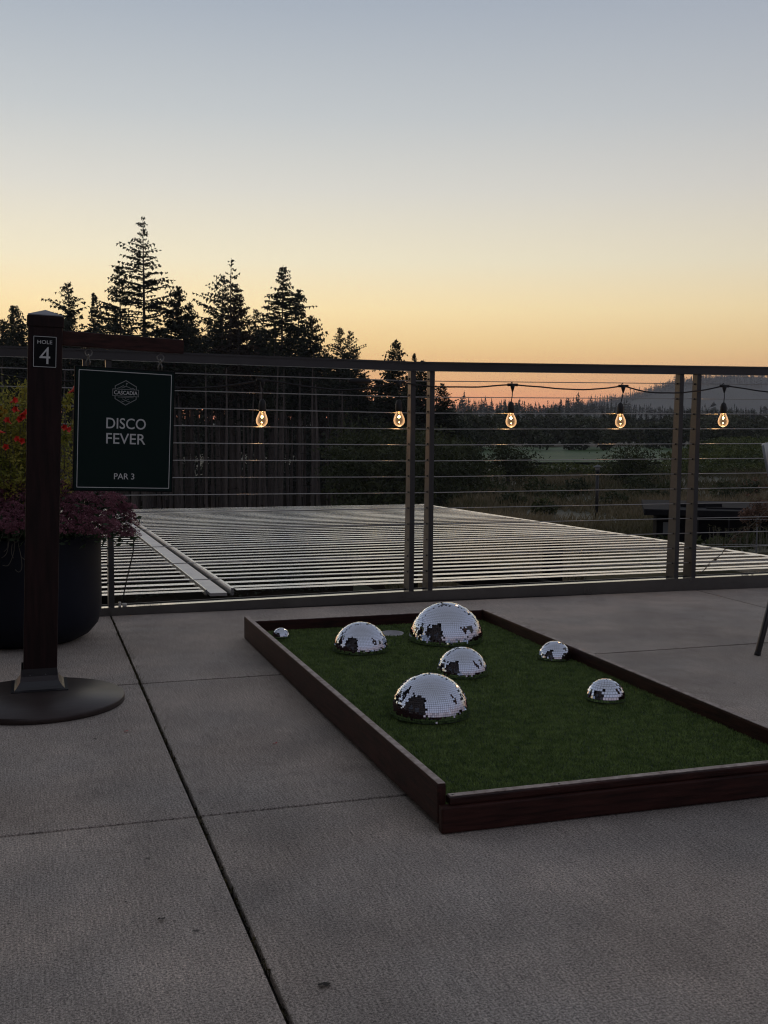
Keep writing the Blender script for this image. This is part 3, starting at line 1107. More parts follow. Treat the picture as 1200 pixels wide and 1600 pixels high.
def lettering(text, size, cx, zbase, y, T, m, par, bold=0, sx=1):
    cu = bpy.data.curves.new('lettering', 'FONT')
    cu.body = text
    cu.size = size
    cu.align_x = 'CENTER'
    cu.extrude = .0004
    cu.offset = bold
    cu.resolution_u = 4
    o = bpy.data.objects.new('lettering', cu)
    COL.objects.link(o)
    bpy.context.view_layer.update()
    me = bpy.data.meshes.new_from_object(o.evaluated_get(bpy.context.evaluated_depsgraph_get()))
    bpy.data.objects.remove(o)
    T2 = T @ Matrix.Translation((cx, y, zbase)) @ Matrix.Rotation(math.pi / 2, 4, 'X') @ Matrix.Diagonal((sx, 1, 1, 1))
    me.transform(T2)
    me.materials.clear()
    me.materials.append(m)
    return link('lettering', me, par)


yy = -hw - .0035
frame_lines('border_line', -.0330, PT - .153, .0315, PT - .063, .0016, yy - .0002, Tp, M['letter'], plq)
lettering('HOLE', .0155, -.0015, PT - .0845, yy - .0008, Tp, M['letter'], plq, .0001, 1.12)
lettering('4', .075, .000, PT - .1445, yy - .0008, Tp, M['letter'], plq, -.0004, .93)
# side arm
SA = Matrix.Translation((.304 - .028, 3.60 - 3.415, .8144)) @ Matrix.Rotation(.1595, 4, 'Z') @ Matrix.Rotation(.0352, 4, 'Y')
pbox('side_arm', (-.204, -.019, .252), (.181, .019, .297), M['woodx'], .003, sp, SA)
for hx in (-.118, .110):
    b = MB()
    b.tube([SA @ Vector((hx, 0, .256)), SA @ Vector((hx, 0, .246))], .0022, 6)
    ring = [SA @ Vector((hx + .011 * math.cos(t), 0, .236 + .011 * math.sin(t))) for t in np.linspace(0, 2 * math.pi, 17)]
    b.tube(ring, .0021, 6, cap=False)
    b.build('eye_hook', M['chrome'], sp)

# ---- hanging sign
hs = thing('hanging_sign', 'dark green hanging sign reading DISCO FEVER PAR 3 under the side arm', 'sign', (.304, 3.60, .8144), (0, .0352, .1595))
W, H = .318, .389
I4 = Matrix.Identity(4)
pn = MB().box((-W / 2, -.004, -H / 2), (W / 2, .004, H / 2), b=.0012).build('panel', M['signedge'], hs)
MB().box((-W / 2 + .0035, -.0048, -H / 2 + .0035), (W / 2 - .0035, -.0041, H / 2 - .0035)).build('sign_face', M['signgreen'], hs)
frame_lines('border_line', -W / 2 + .0125, -H / 2 + .012, W / 2 - .0125, H / 2 - .012, .0021, -.0049, I4, M['letter'], hs)
lettering('DISCO', .0480, .003, .0045, -.0054, I4, M['letter'], hs, .0002, .91)
lettering('FEVER', .0480, .002, -.0435, -.0054, I4, M['letter'], hs, .0002, .995)
lettering('PAR 3', .0272, .001, -.1555, -.0054, I4, M['letter'], hs, .0001, .98)
# emblem
b = MB()
ec, ez = .0, .118
hx_ = [(0, .0385), (.0335, .0205), (.0335, -.0195), (0, -.0385), (-.0335, -.0195), (-.0335, .0205)]
for k in range(6):
    (x0, z0), (x1, z1) = hx_[k], hx_[(k + 1) % 6]
    if abs(x0) > .03 and abs(x0 - x1) < 1e-6:
        s = 1 if z0 > z1 else -1
        for za, zb_ in ((.0205, .0105), (-.0105, -.0195)):
            line_box(b, ec + x0, ez + za, ec + x0, ez + zb_, .0024, -.0049, I4)
    else:
        line_box(b, ec + x0, ez + z0, ec + x1, ez + z1, .0024, -.0049, I4)
for (x0, z0, x1, z1) in ((-.041, .0105, .041, .0105), (-.041, -.0105, .041, -.0105), (-.041, -.0105, -.041, .0105), (.041, -.0105, .041, .0105)):
    line_box(b, ec + x0, ez + z0, ec + x1, ez + z1, .0018, -.0049, I4)
mts = [(-.028, .0125), (-.020, .0155), (-.008, .0225), (-.004, .018), (.0, .0205), (.010, .0175), (.018, .0135), (.022, .0155), (.028, .0125)]
for (x0, z0), (x1, z1) in zip(mts, mts[1:]):
    line_box(b, x0, ez + z0, x1, ez + z1, .0017, -.0049, I4)
line_box(b, -.014, ez + .0145, -.006, ez + .0165, .0013, -.0049, I4)
line_box(b, .001, ez + .020, .001, ez + .031, .0011, -.0049, I4)
for k in range(3):
    line_box(b, .0018, ez + .0305 - k * .0015, .0065 - k * .0016, ez + .0290 - k * .0008, .0014, -.0049, I4)
for k in range(11):
    line_box(b, -.024 + k * .0046, ez - .0145, -.0214 + k * .0046, ez - .0145, .0016, -.0049, I4)
line_box(b, -.010, ez - .0195, .009, ez - .0285, .0014, -.0049, I4)
line_box(b, .010, ez - .0195, -.009, ez - .0285, .0014, -.0052, I4)
line_box(b, .009, ez - .0285, .0125, ez - .0262, .0020, -.0049, I4)
line_box(b, -.009, ez - .0285, -.0125, ez - .0262, .0020, -.0052, I4)
line_box(b, -.0006, ez - .0185, .0006, ez - .0185, .0020, -.0055, I4)
em = b.build('emblem', M['emblem'], hs)
lettering('CASCADIA', .0170, .0, ez - .0058, -.0054, I4, M['letter'], em, .0001, .90)
for hx in (-.118, .110):
    b = MB()
    # a small link through the eye, then the shackle that carries the panel
    b.tube([(hx + .0005, .007 * math.cos(t), .2225 + .0085 * math.sin(t)) for t in np.linspace(0, 2 * math.pi, 13)], .0018, 6, cap=False)
    b.tube([(hx - .006, 0, .192), (hx - .006, 0, .208), (hx - .003, 0, .2165), (hx + .003, 0, .2165), (hx + .006, 0, .208), (hx + .006, 0, .192)], .0019, 6)
    b.build('chain_link', M['chrome'], hs)

# ================================================================== PLANTER
PC = (-.02, 4.45)
plt = thing('planter', 'large round blue black pot behind the sign post', 'planter', (PC[0], PC[1], 0))
MB().lathe([(.19, .0), (.215, .004), (.255, .025), (.285, .06), (.298, .10), (.300, .16), (.300, .40), (.296, .412), (.280, .412), (.276, .380), (.001, .379)], (0, 0, 0), 72).build('pot', M['pot'], plt)
MB().lathe([(.001, .380), (.272, .381), (.15, .400), (.001, .405)], (0, 0, 0), 32).build('soil', M['soil'], plt)


def stemmed(name, label, cat, base, n_stems, top_fn, leaf_n, leaf_s, m_leaf, m_stem, seed, flowers=None):
    rs = np.random.default_rng(seed)
    t = thing(name, label, cat, base)
    st = MB(); C = []
    tips = []
    for i in range(n_stems):
        p0, p1, bend = top_fn(rs, i)
        p0, p1 = Vector(p0), Vector(p1)
        pts = []
        for k in range(7):
            q = p0.lerp(p1, k / 6)
            q += Vector(bend) * math.sin(math.pi * k / 6)
            pts.append(q)
        st.tube(pts, [.003 - .0004 * k for k in range(7)], 4, cap=False)
        tips.append(pts[-1])
        for _ in range(leaf_n):
            u_ = rs.uniform(.15, 1.03)
            k = min(5, int(u_ * 6)); q = pts[k].lerp(pts[k + 1], min(1.1, u_ * 6 - k))
            C.append([q.x + rs.normal(0, .017), q.y + rs.normal(0, .017), q.z + rs.normal(0, .014)])
    st.build('stem', m_stem, t)
    tri = leaf_tris(C, leaf_s, .2, rs)
    tag(tri_mesh('leaf', tri, m_leaf, t), kind='stuff')
    return t, tips


def shrub_fn(rs, i):
    a = rs.uniform(0, 2 * math.pi)
    r0 = .12 * math.sqrt(rs.random()); r1 = rs.uniform(.05, .30)
    hgt = .28 + .26 * (1 - (r1 / .30) ** 2) + rs.uniform(-.08, .08)
    return (r0 * math.cos(a), r0 * math.sin(a), 0), (r1 * math.cos(a), r1 * math.sin(a), hgt), (rs.normal(0, .015), rs.normal(0, .015), .03)


shb, tips = stemmed('flowering_shrub', 'bushy yellow green shrub with red trumpet flowers in the blue black pot', 'shrub', (PC[0] - .03, PC[1], .39), 210, shrub_fn, 95, .0078, M['shrubgreen'], M['twine'], 4)
# tall sprigs
C = []
stt = MB()
rs = np.random.default_rng(9)
spr = [((36, 640), (41, 597)), ((10, 690), (2, 640)), ((102, 640), (108, 612)), ((60, 690), (52, 625)), ((100, 690), (112, 660))]
for (a0, a1) in spr:
    p0, p1 = at(*a0, PC[1] - .08) - shb.location, at(*a1, PC[1] - .08) - shb.location
    stt.tube([p0 - Vector((0, 0, .12)), p0, p1], [.003, .002, .001], 4)
    for k in range(90):
        u_ = rs.random()
        q = p0.lerp(p1, u_)
        C.append([q.x + rs.normal(0, .010), q.y + rs.normal(0, .010), q.z + rs.normal(0, .006)])
stt.build('sprig_stem', M['twine'], shb)
tag(tri_mesh('sprig_leaf', leaf_tris(C, .010, .1, rs), M['shrubgreen'], shb), kind='stuff')


def flower(px, py, Y, s, d, m, par):
    """a small trumpet with five lobes"""
    c = at(px, py, Y) - par.location
    d = Vector(d).normalized()
    a = d.orthogonal().normalized(); b_ = d.cross(a)
    n = 10
    rings = [(0, .12), (.45, .30), (.8, .55), (1.0, .95)]
    vs = []; fs = []
    for i, (l, r_) in enumerate(rings):
        for k in range(n):
            t = 2 * math.pi * k / n
            rr = r_ * s * (1.15 if (i == 3 and k % 2) else (.75 if i == 3 else 1)) * .6
            vs.append(c + d * (l - .5) * s * 1.5 + a * rr * math.cos(t) + b_ * rr * math.sin(t))
    for i in range(3):
        for k in range(n):
            k2 = (k + 1) % n
            fs.append((i * n + k, i * n + k2, (i + 1) * n + k2, (i + 1) * n + k))
    fs.append(tuple(range(n)))
    return MB().add(vs, fs, True).build('flower', m, par)


fpos = [(20, 627, (.6, -.7, .3)), (27, 641, (-.5, -.8, .2)), (34, 649, (.3, -1, -.3)), (33, 655, (-.4, -1, 0)), (14, 659, (-.5, -.7, .5)),
        (2, 675, (-1, -.6, .2)), (32, 689, (.4, -1, 0)), (30, 688, (-.6, -.7, .4)), (112, 611, (1, -.4, .6)), (103, 669, (.8, -.6, -.3)), (98, 667, (.4, -1, -.1)), (36, 646, (.9, -.5, .4)), (8, 700, (.2, -1, .3))]
for px, py, d in fpos:
    flower(px, py, PC[1] - .27, .021, d, M['redflower'], shb)
for px, py, d in [(3, 640, (-.4, -.8, .6)), (6, 645, (.5, -.8, .4)), (1, 650, (0, -1, .2))]:
    flower(px, py, PC[1] - .27, .018, d, M['yellowflower'], shb)

# sedum: mounded clusters of tiny star flowers on the rim
sd = thing('sedum_plant', 'dusky magenta sedum flower heads spilling over the rim of the pot', 'plant', (PC[0], PC[1], .40))
rs = np.random.default_rng(12)
heads = []
for px in range(-70, 205, 9):
    for row in range(7):
        f_ = row / 6
        top = 762 + 30 * max(0, (px - 120) / 85) ** 2
        bot = 828 if px < 150 else 834
        py = top + (bot - top) * f_ + rs.uniform(-5, 5)
        pxx = px + rs.uniform(-5, 5) + 4 * f_
        x_, _, _ = at(pxx, py, PC[1])
        # follow the round rim
        dx_ = (at(pxx, py, 4.3).x - PC[0])
        rr = .34 + .02 * f_
        if abs(dx_) < rr:
            Y = PC[1] - math.sqrt(rr * rr - dx_ * dx_) * (.35 + .65 * f_)
        else:
            Y = PC[1] + rs.uniform(-.05, .05)
        if 40 < pxx < 90 and rs.random() < .5:
            continue
        heads.append((at(pxx, py, Y), rs.uniform(.024, .034)))
C = []
stm = MB()
for (c, r_) in heads:
    c = c - sd.location
    stm.tube([Vector((c.x * .6, c.y * .6, -.02)), c * .85 + Vector((0, 0, -.01)), c], [.003, .0025, .002], 4, cap=False)
    for k in range(260):
        v = rs.normal(size=3); v /= np.linalg.norm(v)
        v[2] = abs(v[2]) * .8 - .15
        q = np.array(c) + v * r_ * rs.uniform(.75, 1.05)
        C.append(q)
stm.build('stem', M['sedumleaf'], sd)
tag(tri_mesh('flower_head', leaf_tris(C, .0036, 0, rs), M['sedum'], sd), kind='stuff')
C = [np.array(c - sd.location) + rs.normal(0, .022, 3) - [0, 0, .02] for (c, r_) in heads for _ in range(5)]
tag(tri_mesh('leaf', leaf_tris(C, .012, .3, rs), M['sedumleaf'], sd), kind='stuff')
# little trailing bits at the right end
tr = MB()
for a0, a1 in (((196, 828), (191, 836)), ((200, 826), (203, 838)), ((205, 822), (209, 833)), ((186, 828), (184, 835))):
    tr.tube([at(*a0, 4.42) - sd.location, at(*a1, 4.42) - sd.location], .002, 4)
tr.build('trailing_stem', M['sedum'], sd)

rt = thing('trailing_stems', 'tangle of thin pale stems hanging down the front of the pot', 'stems', (PC[0], PC[1] - .31, .4))
rs = np.random.default_rng(21)
b = MB()
curves = [[(2, 812), (5, 830), (0, 846), (-4, 848)], [(13, 818), (14, 845), (10, 865), (2, 872)], [(22, 820), (20, 842), (26, 847), (36, 830), (40, 822)],
          [(30, 822), (28, 846), (33, 870), (34, 888), (29, 894), (24, 890)], [(24, 832), (22, 860), (18, 874), (12, 884), (4, 883)],
          [(33, 870), (38, 874), (44, 878)], [(19, 850), (18, 864), (21, 872)], [(8, 822), (12, 838), (12, 855), (6, 862)]]
for cv in curves:
    P = [at(x, y, PC[1] - .325 + rs.uniform(-.012, .004)) - rt.location for x, y in cv]
    fine = []
    for i in range(len(P) - 1):
        pm1 = P[max(0, i - 1)]; p2 = P[min(len(P) - 1, i + 2)]
        for t in (0, .33, .66):
            fine.append(.5 * ((2 * P[i]) + (P[i + 1] - pm1) * t + (2 * pm1 - 5 * P[i] + 4 * P[i + 1] - p2) * t * t + (-pm1 + 3 * P[i] - 3 * P[i + 1] + p2) * t ** 3))
    fine.append(P[-1])
    b.tube(fine, .0012, 5)
b.build('stem', M['twine'], rt)

# ================================================================== CHAIR at the right edge
ch = thing('chair', 'grey shell chair with black tube legs at the right edge of the pavement', 'chair', (2.795, 3.250, 0), (0, 0, R(-54)))
legs = [((-.255, -.115, 0), (-.175, -.07, .44)), ((.20, -.20, 0), (.14, -.13, .44)), ((-.22, .24, 0), (-.15, .16, .44)), ((.22, .22, 0), (.15, .15, .44))]
for a_, c_ in legs:
    l = MB().tube([a_, Vector(a_).lerp(Vector(c_), .03), c_], [.0105, .011, .0125], 12).build('leg', M['blackmetal'], ch)
    MB().tube([Vector(a_) + Vector((0, 0, .0)), Vector(a_).lerp(Vector(c_), .025)], .0118, 12).build('foot', M['black'], l)
vs = []; fs = []
nu, nv = 14, 12
for i in range(nu):
    u_ = i / (nu - 1)
    for j in range(nv):
        v_ = j / (nv - 1) * 2 - 1
        if u_ < .55:     # seat
            s_ = u_ / .55
            x = .21 - .38 * s_; z = .445 + .03 * v_ * v_ - .01 * math.sin(s_ * 3.1) + .05 * max(0, s_ - .8)
            y_ = v_ * (.23 - .02 * s_)
        else:
            s_ = (u_ - .55) / .45
            x = -.17 - .075 * s_ - .03 * math.sin(s_ * 2) + .045 * v_ * v_
            z = .455 + .325 * s_ - .010 * (abs(v_) ** 3) * s_
            y_ = v_ * (.225 + .012 * s_)
        vs.append((x, y_, z))
for i in range(nu - 1):
    for j in range(nv - 1):
        fs.append((i * nv + j, (i + 1) * nv + j, (i + 1) * nv + j + 1, i * nv + j + 1))
o = MB().add(vs, fs, True).build('seat_shell', M['chairshell'], ch)
md = o.modifiers.new('thickness', 'SOLIDIFY'); md.thickness = .008
MB().lathe([(.06, .425), (.07, .435)], (0, 0, 0), 16).build('seat_mount', M['blackmetal'], ch)

# ================================================================== SMALL THINGS ON THE PAVEMENT
def bit(name, label, cat, px, py, s, m, seed):
    rs = np.random.default_rng(seed)
    c = gpx(px, py, 0)
    n = 9
    vs = [(0, 0, .0025 + s * .1)]
    for k in range(n):
        t = 2 * math.pi * k / n
        r_ = s * rs.uniform(.55, 1.1)
        vs.append((r_ * math.cos(t), r_ * math.sin(t) * .7, .001 + rs.uniform(0, s * .5)))
    fs = [(0, 1 + k, 1 + (k + 1) % n) for k in range(n)]
    o = MB().add(vs, fs, True).build(name, m, None, (c.x, c.y, .0005))
    return tag(o, label, cat)


bit('petal', 'dark red petal on the slab between the base plate and the wooden box', 'petal', 430, 1163, .0075, M['petal'], 1)
bit('petal', 'dark red petal just below the round base plate, left of the long joint', 'petal', 198, 1144, .0078, M['petal'], 2)
bit('dry_leaf', 'crumpled brown leaf bit beside the petal by the base plate', 'leaf', 184, 1167, .006, M['dryleaf'], 3)
bit('dark_clump', 'dark crumb of dirt near the bottom of the photo, right of the long joint', 'dirt clump', 507, 1541, .0105, M['joint'], 4)
bit('dark_clump', 'small dark crumb of dirt on the left slab near the long joint', 'dirt clump', 252, 1438, .008, M['joint'], 5)
bit('dark_clump', 'tiny dark crumb on the slab left of the larger dirt crumb', 'dirt clump', 196, 1411, .0035, M['joint'], 6)
bit('dry_leaf', 'tiny dark leaf on the back slab right of the green', 'leaf', 1098, 965, .006, M['dryleaf'], 7)
bit('dry_leaf', 'small leaf lying against the foot of the railing behind the largest dome', 'leaf', 690, 938, .010, M['dryleaf'], 8)
bit('dry_leaf', 'small reddish leaf on the slab left of the wooden box', 'leaf', 333, 1022, .006, M['dryleaf'], 9)
# weeds in the long joint
rs = np.random.default_rng(31)
T = []
for (y0, y1, num) in ((3.6, 4.8, 380), (2.6, 3.6, 120), (3.55, 3.75, 90), (3.95, 4.1, 120), (1.4, 2.6, 80)):
    for _ in range(num):
        y_ = rs.uniform(y0, y1)
        c = np.array([.343 + rs.normal(0, .0035), y_, -.016])
        a = rs.uniform(0, 2 * math.pi)
        l = rs.uniform(.008, .030)
        tip = c + [math.cos(a) * l * .9, math.sin(a) * l * .6, .016 + rs.uniform(.0, .012)]
        s = np.array([-math.sin(a), math.cos(a), 0]) * rs.uniform(.0008, .0018)
        T.append([c - s, c + s, tip])
for _ in range(900):
    y_ = rs.uniform(1.2, 4.8)
    c = np.array([.343 + rs.choice([-1, 1]) * abs(rs.normal(.0045, .0022)), y_, -.003 - rs.uniform(0, .006)])
    d1, d2 = rs.normal(0, .0028, 3), rs.normal(0, .0028, 3)
    T.append([c - d1, c + d1, c + d2])
tag(tri_mesh('joint_weeds', T, M['tuft']), 'dry weeds and debris growing in the long pavement joint', 'weeds', kind='stuff')

# ================================================================== CONIFERS
def conifer_mesh(H, Rm, base, dens, seed, sparse=0., up=.25, thin=1., dry=False):
    """crown and trunk meshes, base of the trunk at the origin"""
    rs = np.random.default_rng(seed)
    T = []
    tm = MB()
    sway = rs.normal(0, .12, 2)
    axis = lambda z: np.array([sway[0] * math.sin(z / H * 3), sway[1] * math.sin(z / H * 2.3), z])
    pts = [Vector(axis(H * q)) for q in np.linspace(0, 1, 12)]
    tm.tube(pts, [max(.012, .0098 * H * (1 - q) ** .8 * thin) for q in np.linspace(0, 1, 12)], 8, cap=False)
    z = base * H
    side = rs.uniform(0, 6.28)
    while z < H * .992:
        q = (z - base * H) / (H * (1 - base))
        prof = (1 - q) ** .85 * min(1, .45 + q * 3.2)
        nb = int(rs.integers(1, 3) * dens + .5)
        for _ in range(max(1, nb)):
            if rs.random() < sparse * (1 - .4 * q):
                continue
            a = rs.uniform(0, 2 * math.pi)
            env = 1 + .42 * math.sin(a * 2 + z * .9 + seed) * math.sin(z * 1.7 + seed * 2) + .22 * math.sin(a + z * .35 + seed * 3)
            L = Rm * prof * rs.uniform(.5, 1.12) * env + .07
            sf = .4 + .6 * min(1, (1 - q) * 2.2)
            if rs.random() < .06:
                L *= 1.3
            el = up + .35 * q + rs.normal(0, .12) - .42 * (1 - q)
            drp = rs.uniform(.08, .22)
            n = max(3, int(L / .26))
            d = np.array([math.cos(a), math.sin(a), 0]); sd_ = np.array([-math.sin(a), math.cos(a), 0])
            p0 = axis(z)
            P = []
            for k in range(n + 1):
                t = k / n
                P.append(p0 + d * L * t + np.array([0, 0, math.sin(el) * L * t - drp * L * t * t + .10 * L * max(0, t - .6)]))
            # limb
            w0 = .018 + .008 * L
            T.append([P[0] + [0, 0, w0], P[0] - [0, 0, w0], P[-1]])
            T.append([P[0] + sd_ * w0, P[0] - sd_ * w0, P[-1]])
            for k in range(1, n + 1):
                t = k / n
                if rs.random() < .12 + sparse * .45 or t < .16:
                    continue
                wide = (.62 * (1 - t) + .20) * min(.62, L * .4) * (.5 + .5 * sf)
                for s in (-1, 1):
                    for rep in range(2):
                        tip = P[k] + sd_ * s * wide * rs.uniform(.5, 1.2) + d * wide * rs.uniform(.2, .9) + np.array([0, 0, rs.normal(-.09, .07)])
                        bw_ = rs.uniform(.08, .165) * sf
                        qv = d * bw_ + np.array([0, 0, rs.normal(0, .05)])
                        T.append([P[k] - qv, P[k] + qv, tip])
                # hanging spray
                tip = P[k] + d * rs.normal(0.06, .1) + sd_ * rs.normal(0, .1) + np.array([0, 0, -rs.uniform(.12, .38) * sf])
                qv = d * rs.uniform(.05, .11) * sf
                T.append([P[k] - qv, P[k] + qv, tip])
        z += rs.uniform(.06, .17) * (.6 + .4 * (1 - q)) * (2.6 if rs.random() < .07 else 1)
    # bare stubs under the crown
    for _ in range(14):
        z = rs.uniform(.25, 1) * base * H
        a = rs.uniform(0, 2 * math.pi); L = rs.uniform(.3, 1.6)
        p0 = axis(z)
        d = np.array([math.cos(a), math.sin(a), rs.uniform(-.3, .2)])
        T.append([p0 + [0, 0, .03], p0 - [0, 0, .03], p0 + d * L])
    V = np.array(T, dtype=np.float32)
    me = bpy.data.meshes.new('crown')
    n = len(V)
    me.vertices.add(n * 3); me.vertices.foreach_set('co', V.reshape(-1))
    me.loops.add(n * 3); me.loops.foreach_set('vertex_index', np.arange(n * 3, dtype=np.int32))
    me.polygons.add(n); me.polygons.foreach_set('loop_start', np.arange(0, n * 3, 3, dtype=np.int32))
    me.polygons.foreach_set('loop_total', np.full(n, 3, dtype=np.int32))
    me.materials.append(M['needle2'] if dry else M['needle'])
    me.update()
    tmesh = bpy.data.meshes.new('trunk')
    tmesh.from_pydata(tm.v, [], tm.f)
    tmesh.polygons.foreach_set('use_smooth', [True] * len(tm.f))
    tmesh.materials.append(M['bark'])
    return H, me, tmesh


PROTO = {
    'tall': conifer_mesh(25, 3.5, .50, 1.45, 1, .10, .30),
    'dense': conifer_mesh(20, 2.9, .58, 2.2, 2, .02, .30),
    'bushy': conifer_mesh(17, 3.1, .56, 2.7, 3, .0, .35),
    'open': conifer_mesh(19, 3.6, .60, 1.7, 4, .10, .42),
    'thin': conifer_mesh(21, 2.0, .58, 1.0, 5, .35, .2),
    'dry': conifer_mesh(20, 2.1, .54, 2.3, 6, .03, .2, dry=True),
    'layer': conifer_mesh(22, 3.7, .60, 1.9, 7, .04, .12),
    'narrow': conifer_mesh(18, 1.9, .58, 1.9, 8, .05, .25),
    'broadfir': conifer_mesh(15, 3.6, .28, 3.0, 9, .0, .30),
}
GROUPF = 'firs of the wood beyond the slatted roof'


def fir(kind, px, py, Y, label, wide=1., spin=None):
    H, cm, tmh = PROTO[kind]
    top = at(px, py, Y)
    g = gh(top.x, top.y) - .1
    s = (top.z - g) / H
    t = thing('fir_tree', label, 'tree', (top.x, top.y, g), (random.uniform(-.018, .018), random.uniform(-.018, .018), spin if spin is not None else random.uniform(0, 6.28)), GROUPF)
    t.scale = (s * wide * 1.08, s * wide * 1.08, s)
    link('crown', cm, t)
    link('trunk', tmh, t)
    return t


fir('tall', 225, 338, 106, 'tallest fir in the wood, open crown rising far above its neighbours', 1.05, .6)
fir('dense', 188, 413, 112, 'dense dark fir close on the left of the tallest fir', 1.0)
fir('open', 112, 441, 108, 'open crowned fir with rising branches above the end of the sign post arm', 1.05)
fir('narrow', 150, 456, 114, 'small narrow fir between the open crowned fir and the dense one', .9)
fir('bushy', 18, 477, 110, 'bushy fir at the far left edge of the wood', .9)
fir('thin', 52, 497, 118, 'thin small fir tip just left of the sign post', .9)
fir('bushy', 277, 447, 104, 'bushy black fir just right of the tallest fir', 1.05)
fir('dense', 300, 470, 109, 'fir right behind the bushy black one', .9)
fir('open', 344, 428, 111, 'loose grey fir with bare tip left of the reddish fir', .9)
fir('thin', 364, 404, 107, 'sparse spindly fir top rising above the reddish crown', 1.15)
fir('dry', 374, 448, 104, 'fir with reddish brown dying crown', 1.15)
fir('open', 404, 482, 112, 'low loose fir between the reddish fir and the layered fir', .8)
fir('layer', 437, 413, 105, 'tall fir with flat layered branches, right of the reddish fir', .98, 2.2)
fir('narrow', 468, 452, 113, 'fir tip close on the right of the layered fir', 1.0)
fir('bushy', 488, 492, 108, 'rounded fir on the right shoulder of the wood', .9)
fir('dense', 526, 510, 104, 'dense pointed fir, left of a close pair behind the top rail', .85)
fir('open', 551, 516, 108, 'open fir, right of a close pair behind the top rail', .8)
fir('broadfir', 621, 529, 100, 'broad dark fir behind the lit bulb by the middle post pair', .98, .4)
fir('narrow', 652, 551, 104, 'narrow fir top between the middle posts', .9)
fir('broadfir', 661, 562, 94, 'fir with long branches reaching right past the middle posts', 1.05, 1.1)
fir('broadfir', 690, 598, 90, 'low fir at the right end of the wood beside the middle posts', 1.2, 2.0)
rs = np.random.default_rng(77)
kinds = ['dense', 'bushy', 'open', 'narrow', 'layer', 'dry', 'thin']
LBL = 'dark fir with a slender bare trunk packed in the middle of the wood'
for k in range(84):
    px = -70 + 640 * (k + rs.uniform(-.3, .3)) / 84
    low = 505 + 45 * max(0, (px - 380) / 190)
    py = low + rs.uniform(-14, 46)
    kd = kinds[rs.choice(7, p=[.24, .16, .2, .14, .14, .04, .08])]
    fir(kd, px, py, rs.uniform(100, 150), LBL, rs.uniform(.7, 1.0))
for k in range(8):
    px = 560 + 16 * k + rs.uniform(-5, 5)
    fir(['open', 'narrow', 'dense'][k % 3], px, 600 + 3 * k + rs.uniform(-15, 15), rs.uniform(104, 128), 'lesser fir at the thinning right end of the wood', rs.uniform(.7, .95))
# slim bare stems
pole = MB().tube([(0, 0, 0), (.04, .02, 6), (-.03, .05, 12), (0, 0, 17)], [.15, .13, .10, .04], 7, cap=False)
pm = bpy.data.meshes.new('trunk'); pm.from_pydata(pole.v, [], pole.f); pm.materials.append(M['bark'])
for k in range(70):
    px = -40 + 600 * (k + rs.uniform(-.45, .45)) / 70
    Y = rs.uniform(90, 128)
    p = at(px, 700, Y)
    g = gh(p.x, p.y) - .1
    o = link('bare_trunk', pm, None, (p.x, p.y, g), (rs.normal(0, .028), rs.normal(0, .028), rs.uniform(0, 6)))
    s = rs.uniform(.6, 1.25)
    o.scale = (s, s, (at(px, 560 + rs.uniform(0, 60), Y).z - g) / 17)
    tag(o, 'straight slim bare trunk among the firs of the wood', 'tree trunk', 'bare trunks in the wood')


def leaf_mass(name, blobs, per, size, m, label, cat, seed):
    """an uneven mass of leaves"""
    rs = np.random.default_rng(seed)
    C = []
    for (c, r_, sq) in blobs:
        v = rs.normal(size=(per, 3))
        v /= np.linalg.norm(v, axis=1)[:, None]
        rad_ = r_ * rs.uniform(.35, 1.08, per) ** .5
        lump = 1 + .25 * np.sin(v[:, 0] * 5 + c[0]) * np.sin(v[:, 1] * 6 + c[1]) + .15 * np.sin(v[:, 2] * 9)
        q = v * (rad_ * lump)[:, None]
        q[:, 2] *= sq
        C.append(q + np.array(c))
    return tag(tri_mesh(name, leaf_tris(np.concatenate(C), size, 0, rs), m), label, cat, kind='stuff')


rs = np.random.default_rng(41)
bl = []
for k in range(60):          # undergrowth behind the trunks
    px = -80 + 800 * k / 59
    Y = rs.uniform(140, 175)
    p = at(px, 700, Y)
    h = rs.uniform(3.9, 5.0)
    bl.append(((p.x, p.y, GZ + h * .5), h * .62, 1.0))
    bl.append(((p.x + rs.normal(0, 2), p.y - 3, -6.6), 2.6, 1.0))
leaf_mass('undergrowth', bl, 800, .30, M['needle'], 'black undergrowth behind the trunks of the wood', 'undergrowth', 43)
# deeper firs, seen only as gaps closing between the trunks
T = []
r = np.random.default_rng(19)
for k in range(150):
    px = -120 + 790 * (k + r.uniform(-.5, .5)) / 150
    Y = r.uniform(150, 200)
    p = at(px, 565 + r.uniform(-15, 60) + (30 if px > 560 else 0), Y)
    b0 = at(px, 648 + r.uniform(-16, 12), Y).z
    h = p.z - b0
    if h < 1:
        continue
    wd_ = h * .34
    for j in range(150):
        q = r.random() ** .8
        rr = wd_ * (1 - q) ** .6 * r.uniform(.2, 1.1)
        t = r.uniform(0, 6.283)
        c = np.array([p.x + rr * math.cos(t), Y + rr * math.sin(t), b0 + q * h])
        sd_ = np.array([r.normal(0, .3), r.normal(0, .3), r.normal(0, .12)])
        T.append([c - sd_, c + sd_, c + np.array([r.normal(0, .35), r.normal(0, .3), -r.uniform(.1, .6)])])
    s_ = np.array([.16, 0, 0])
    T.append([np.array([p.x, Y, GZ]) - s_, np.array([p.x, Y, GZ]) + s_, np.array([p.x, Y, p.z])])
tag(tri_mesh('deep_wood', T, M['needle']), 'dark depth of the wood showing between the nearer firs', 'wood', kind='stuff')
bl = []
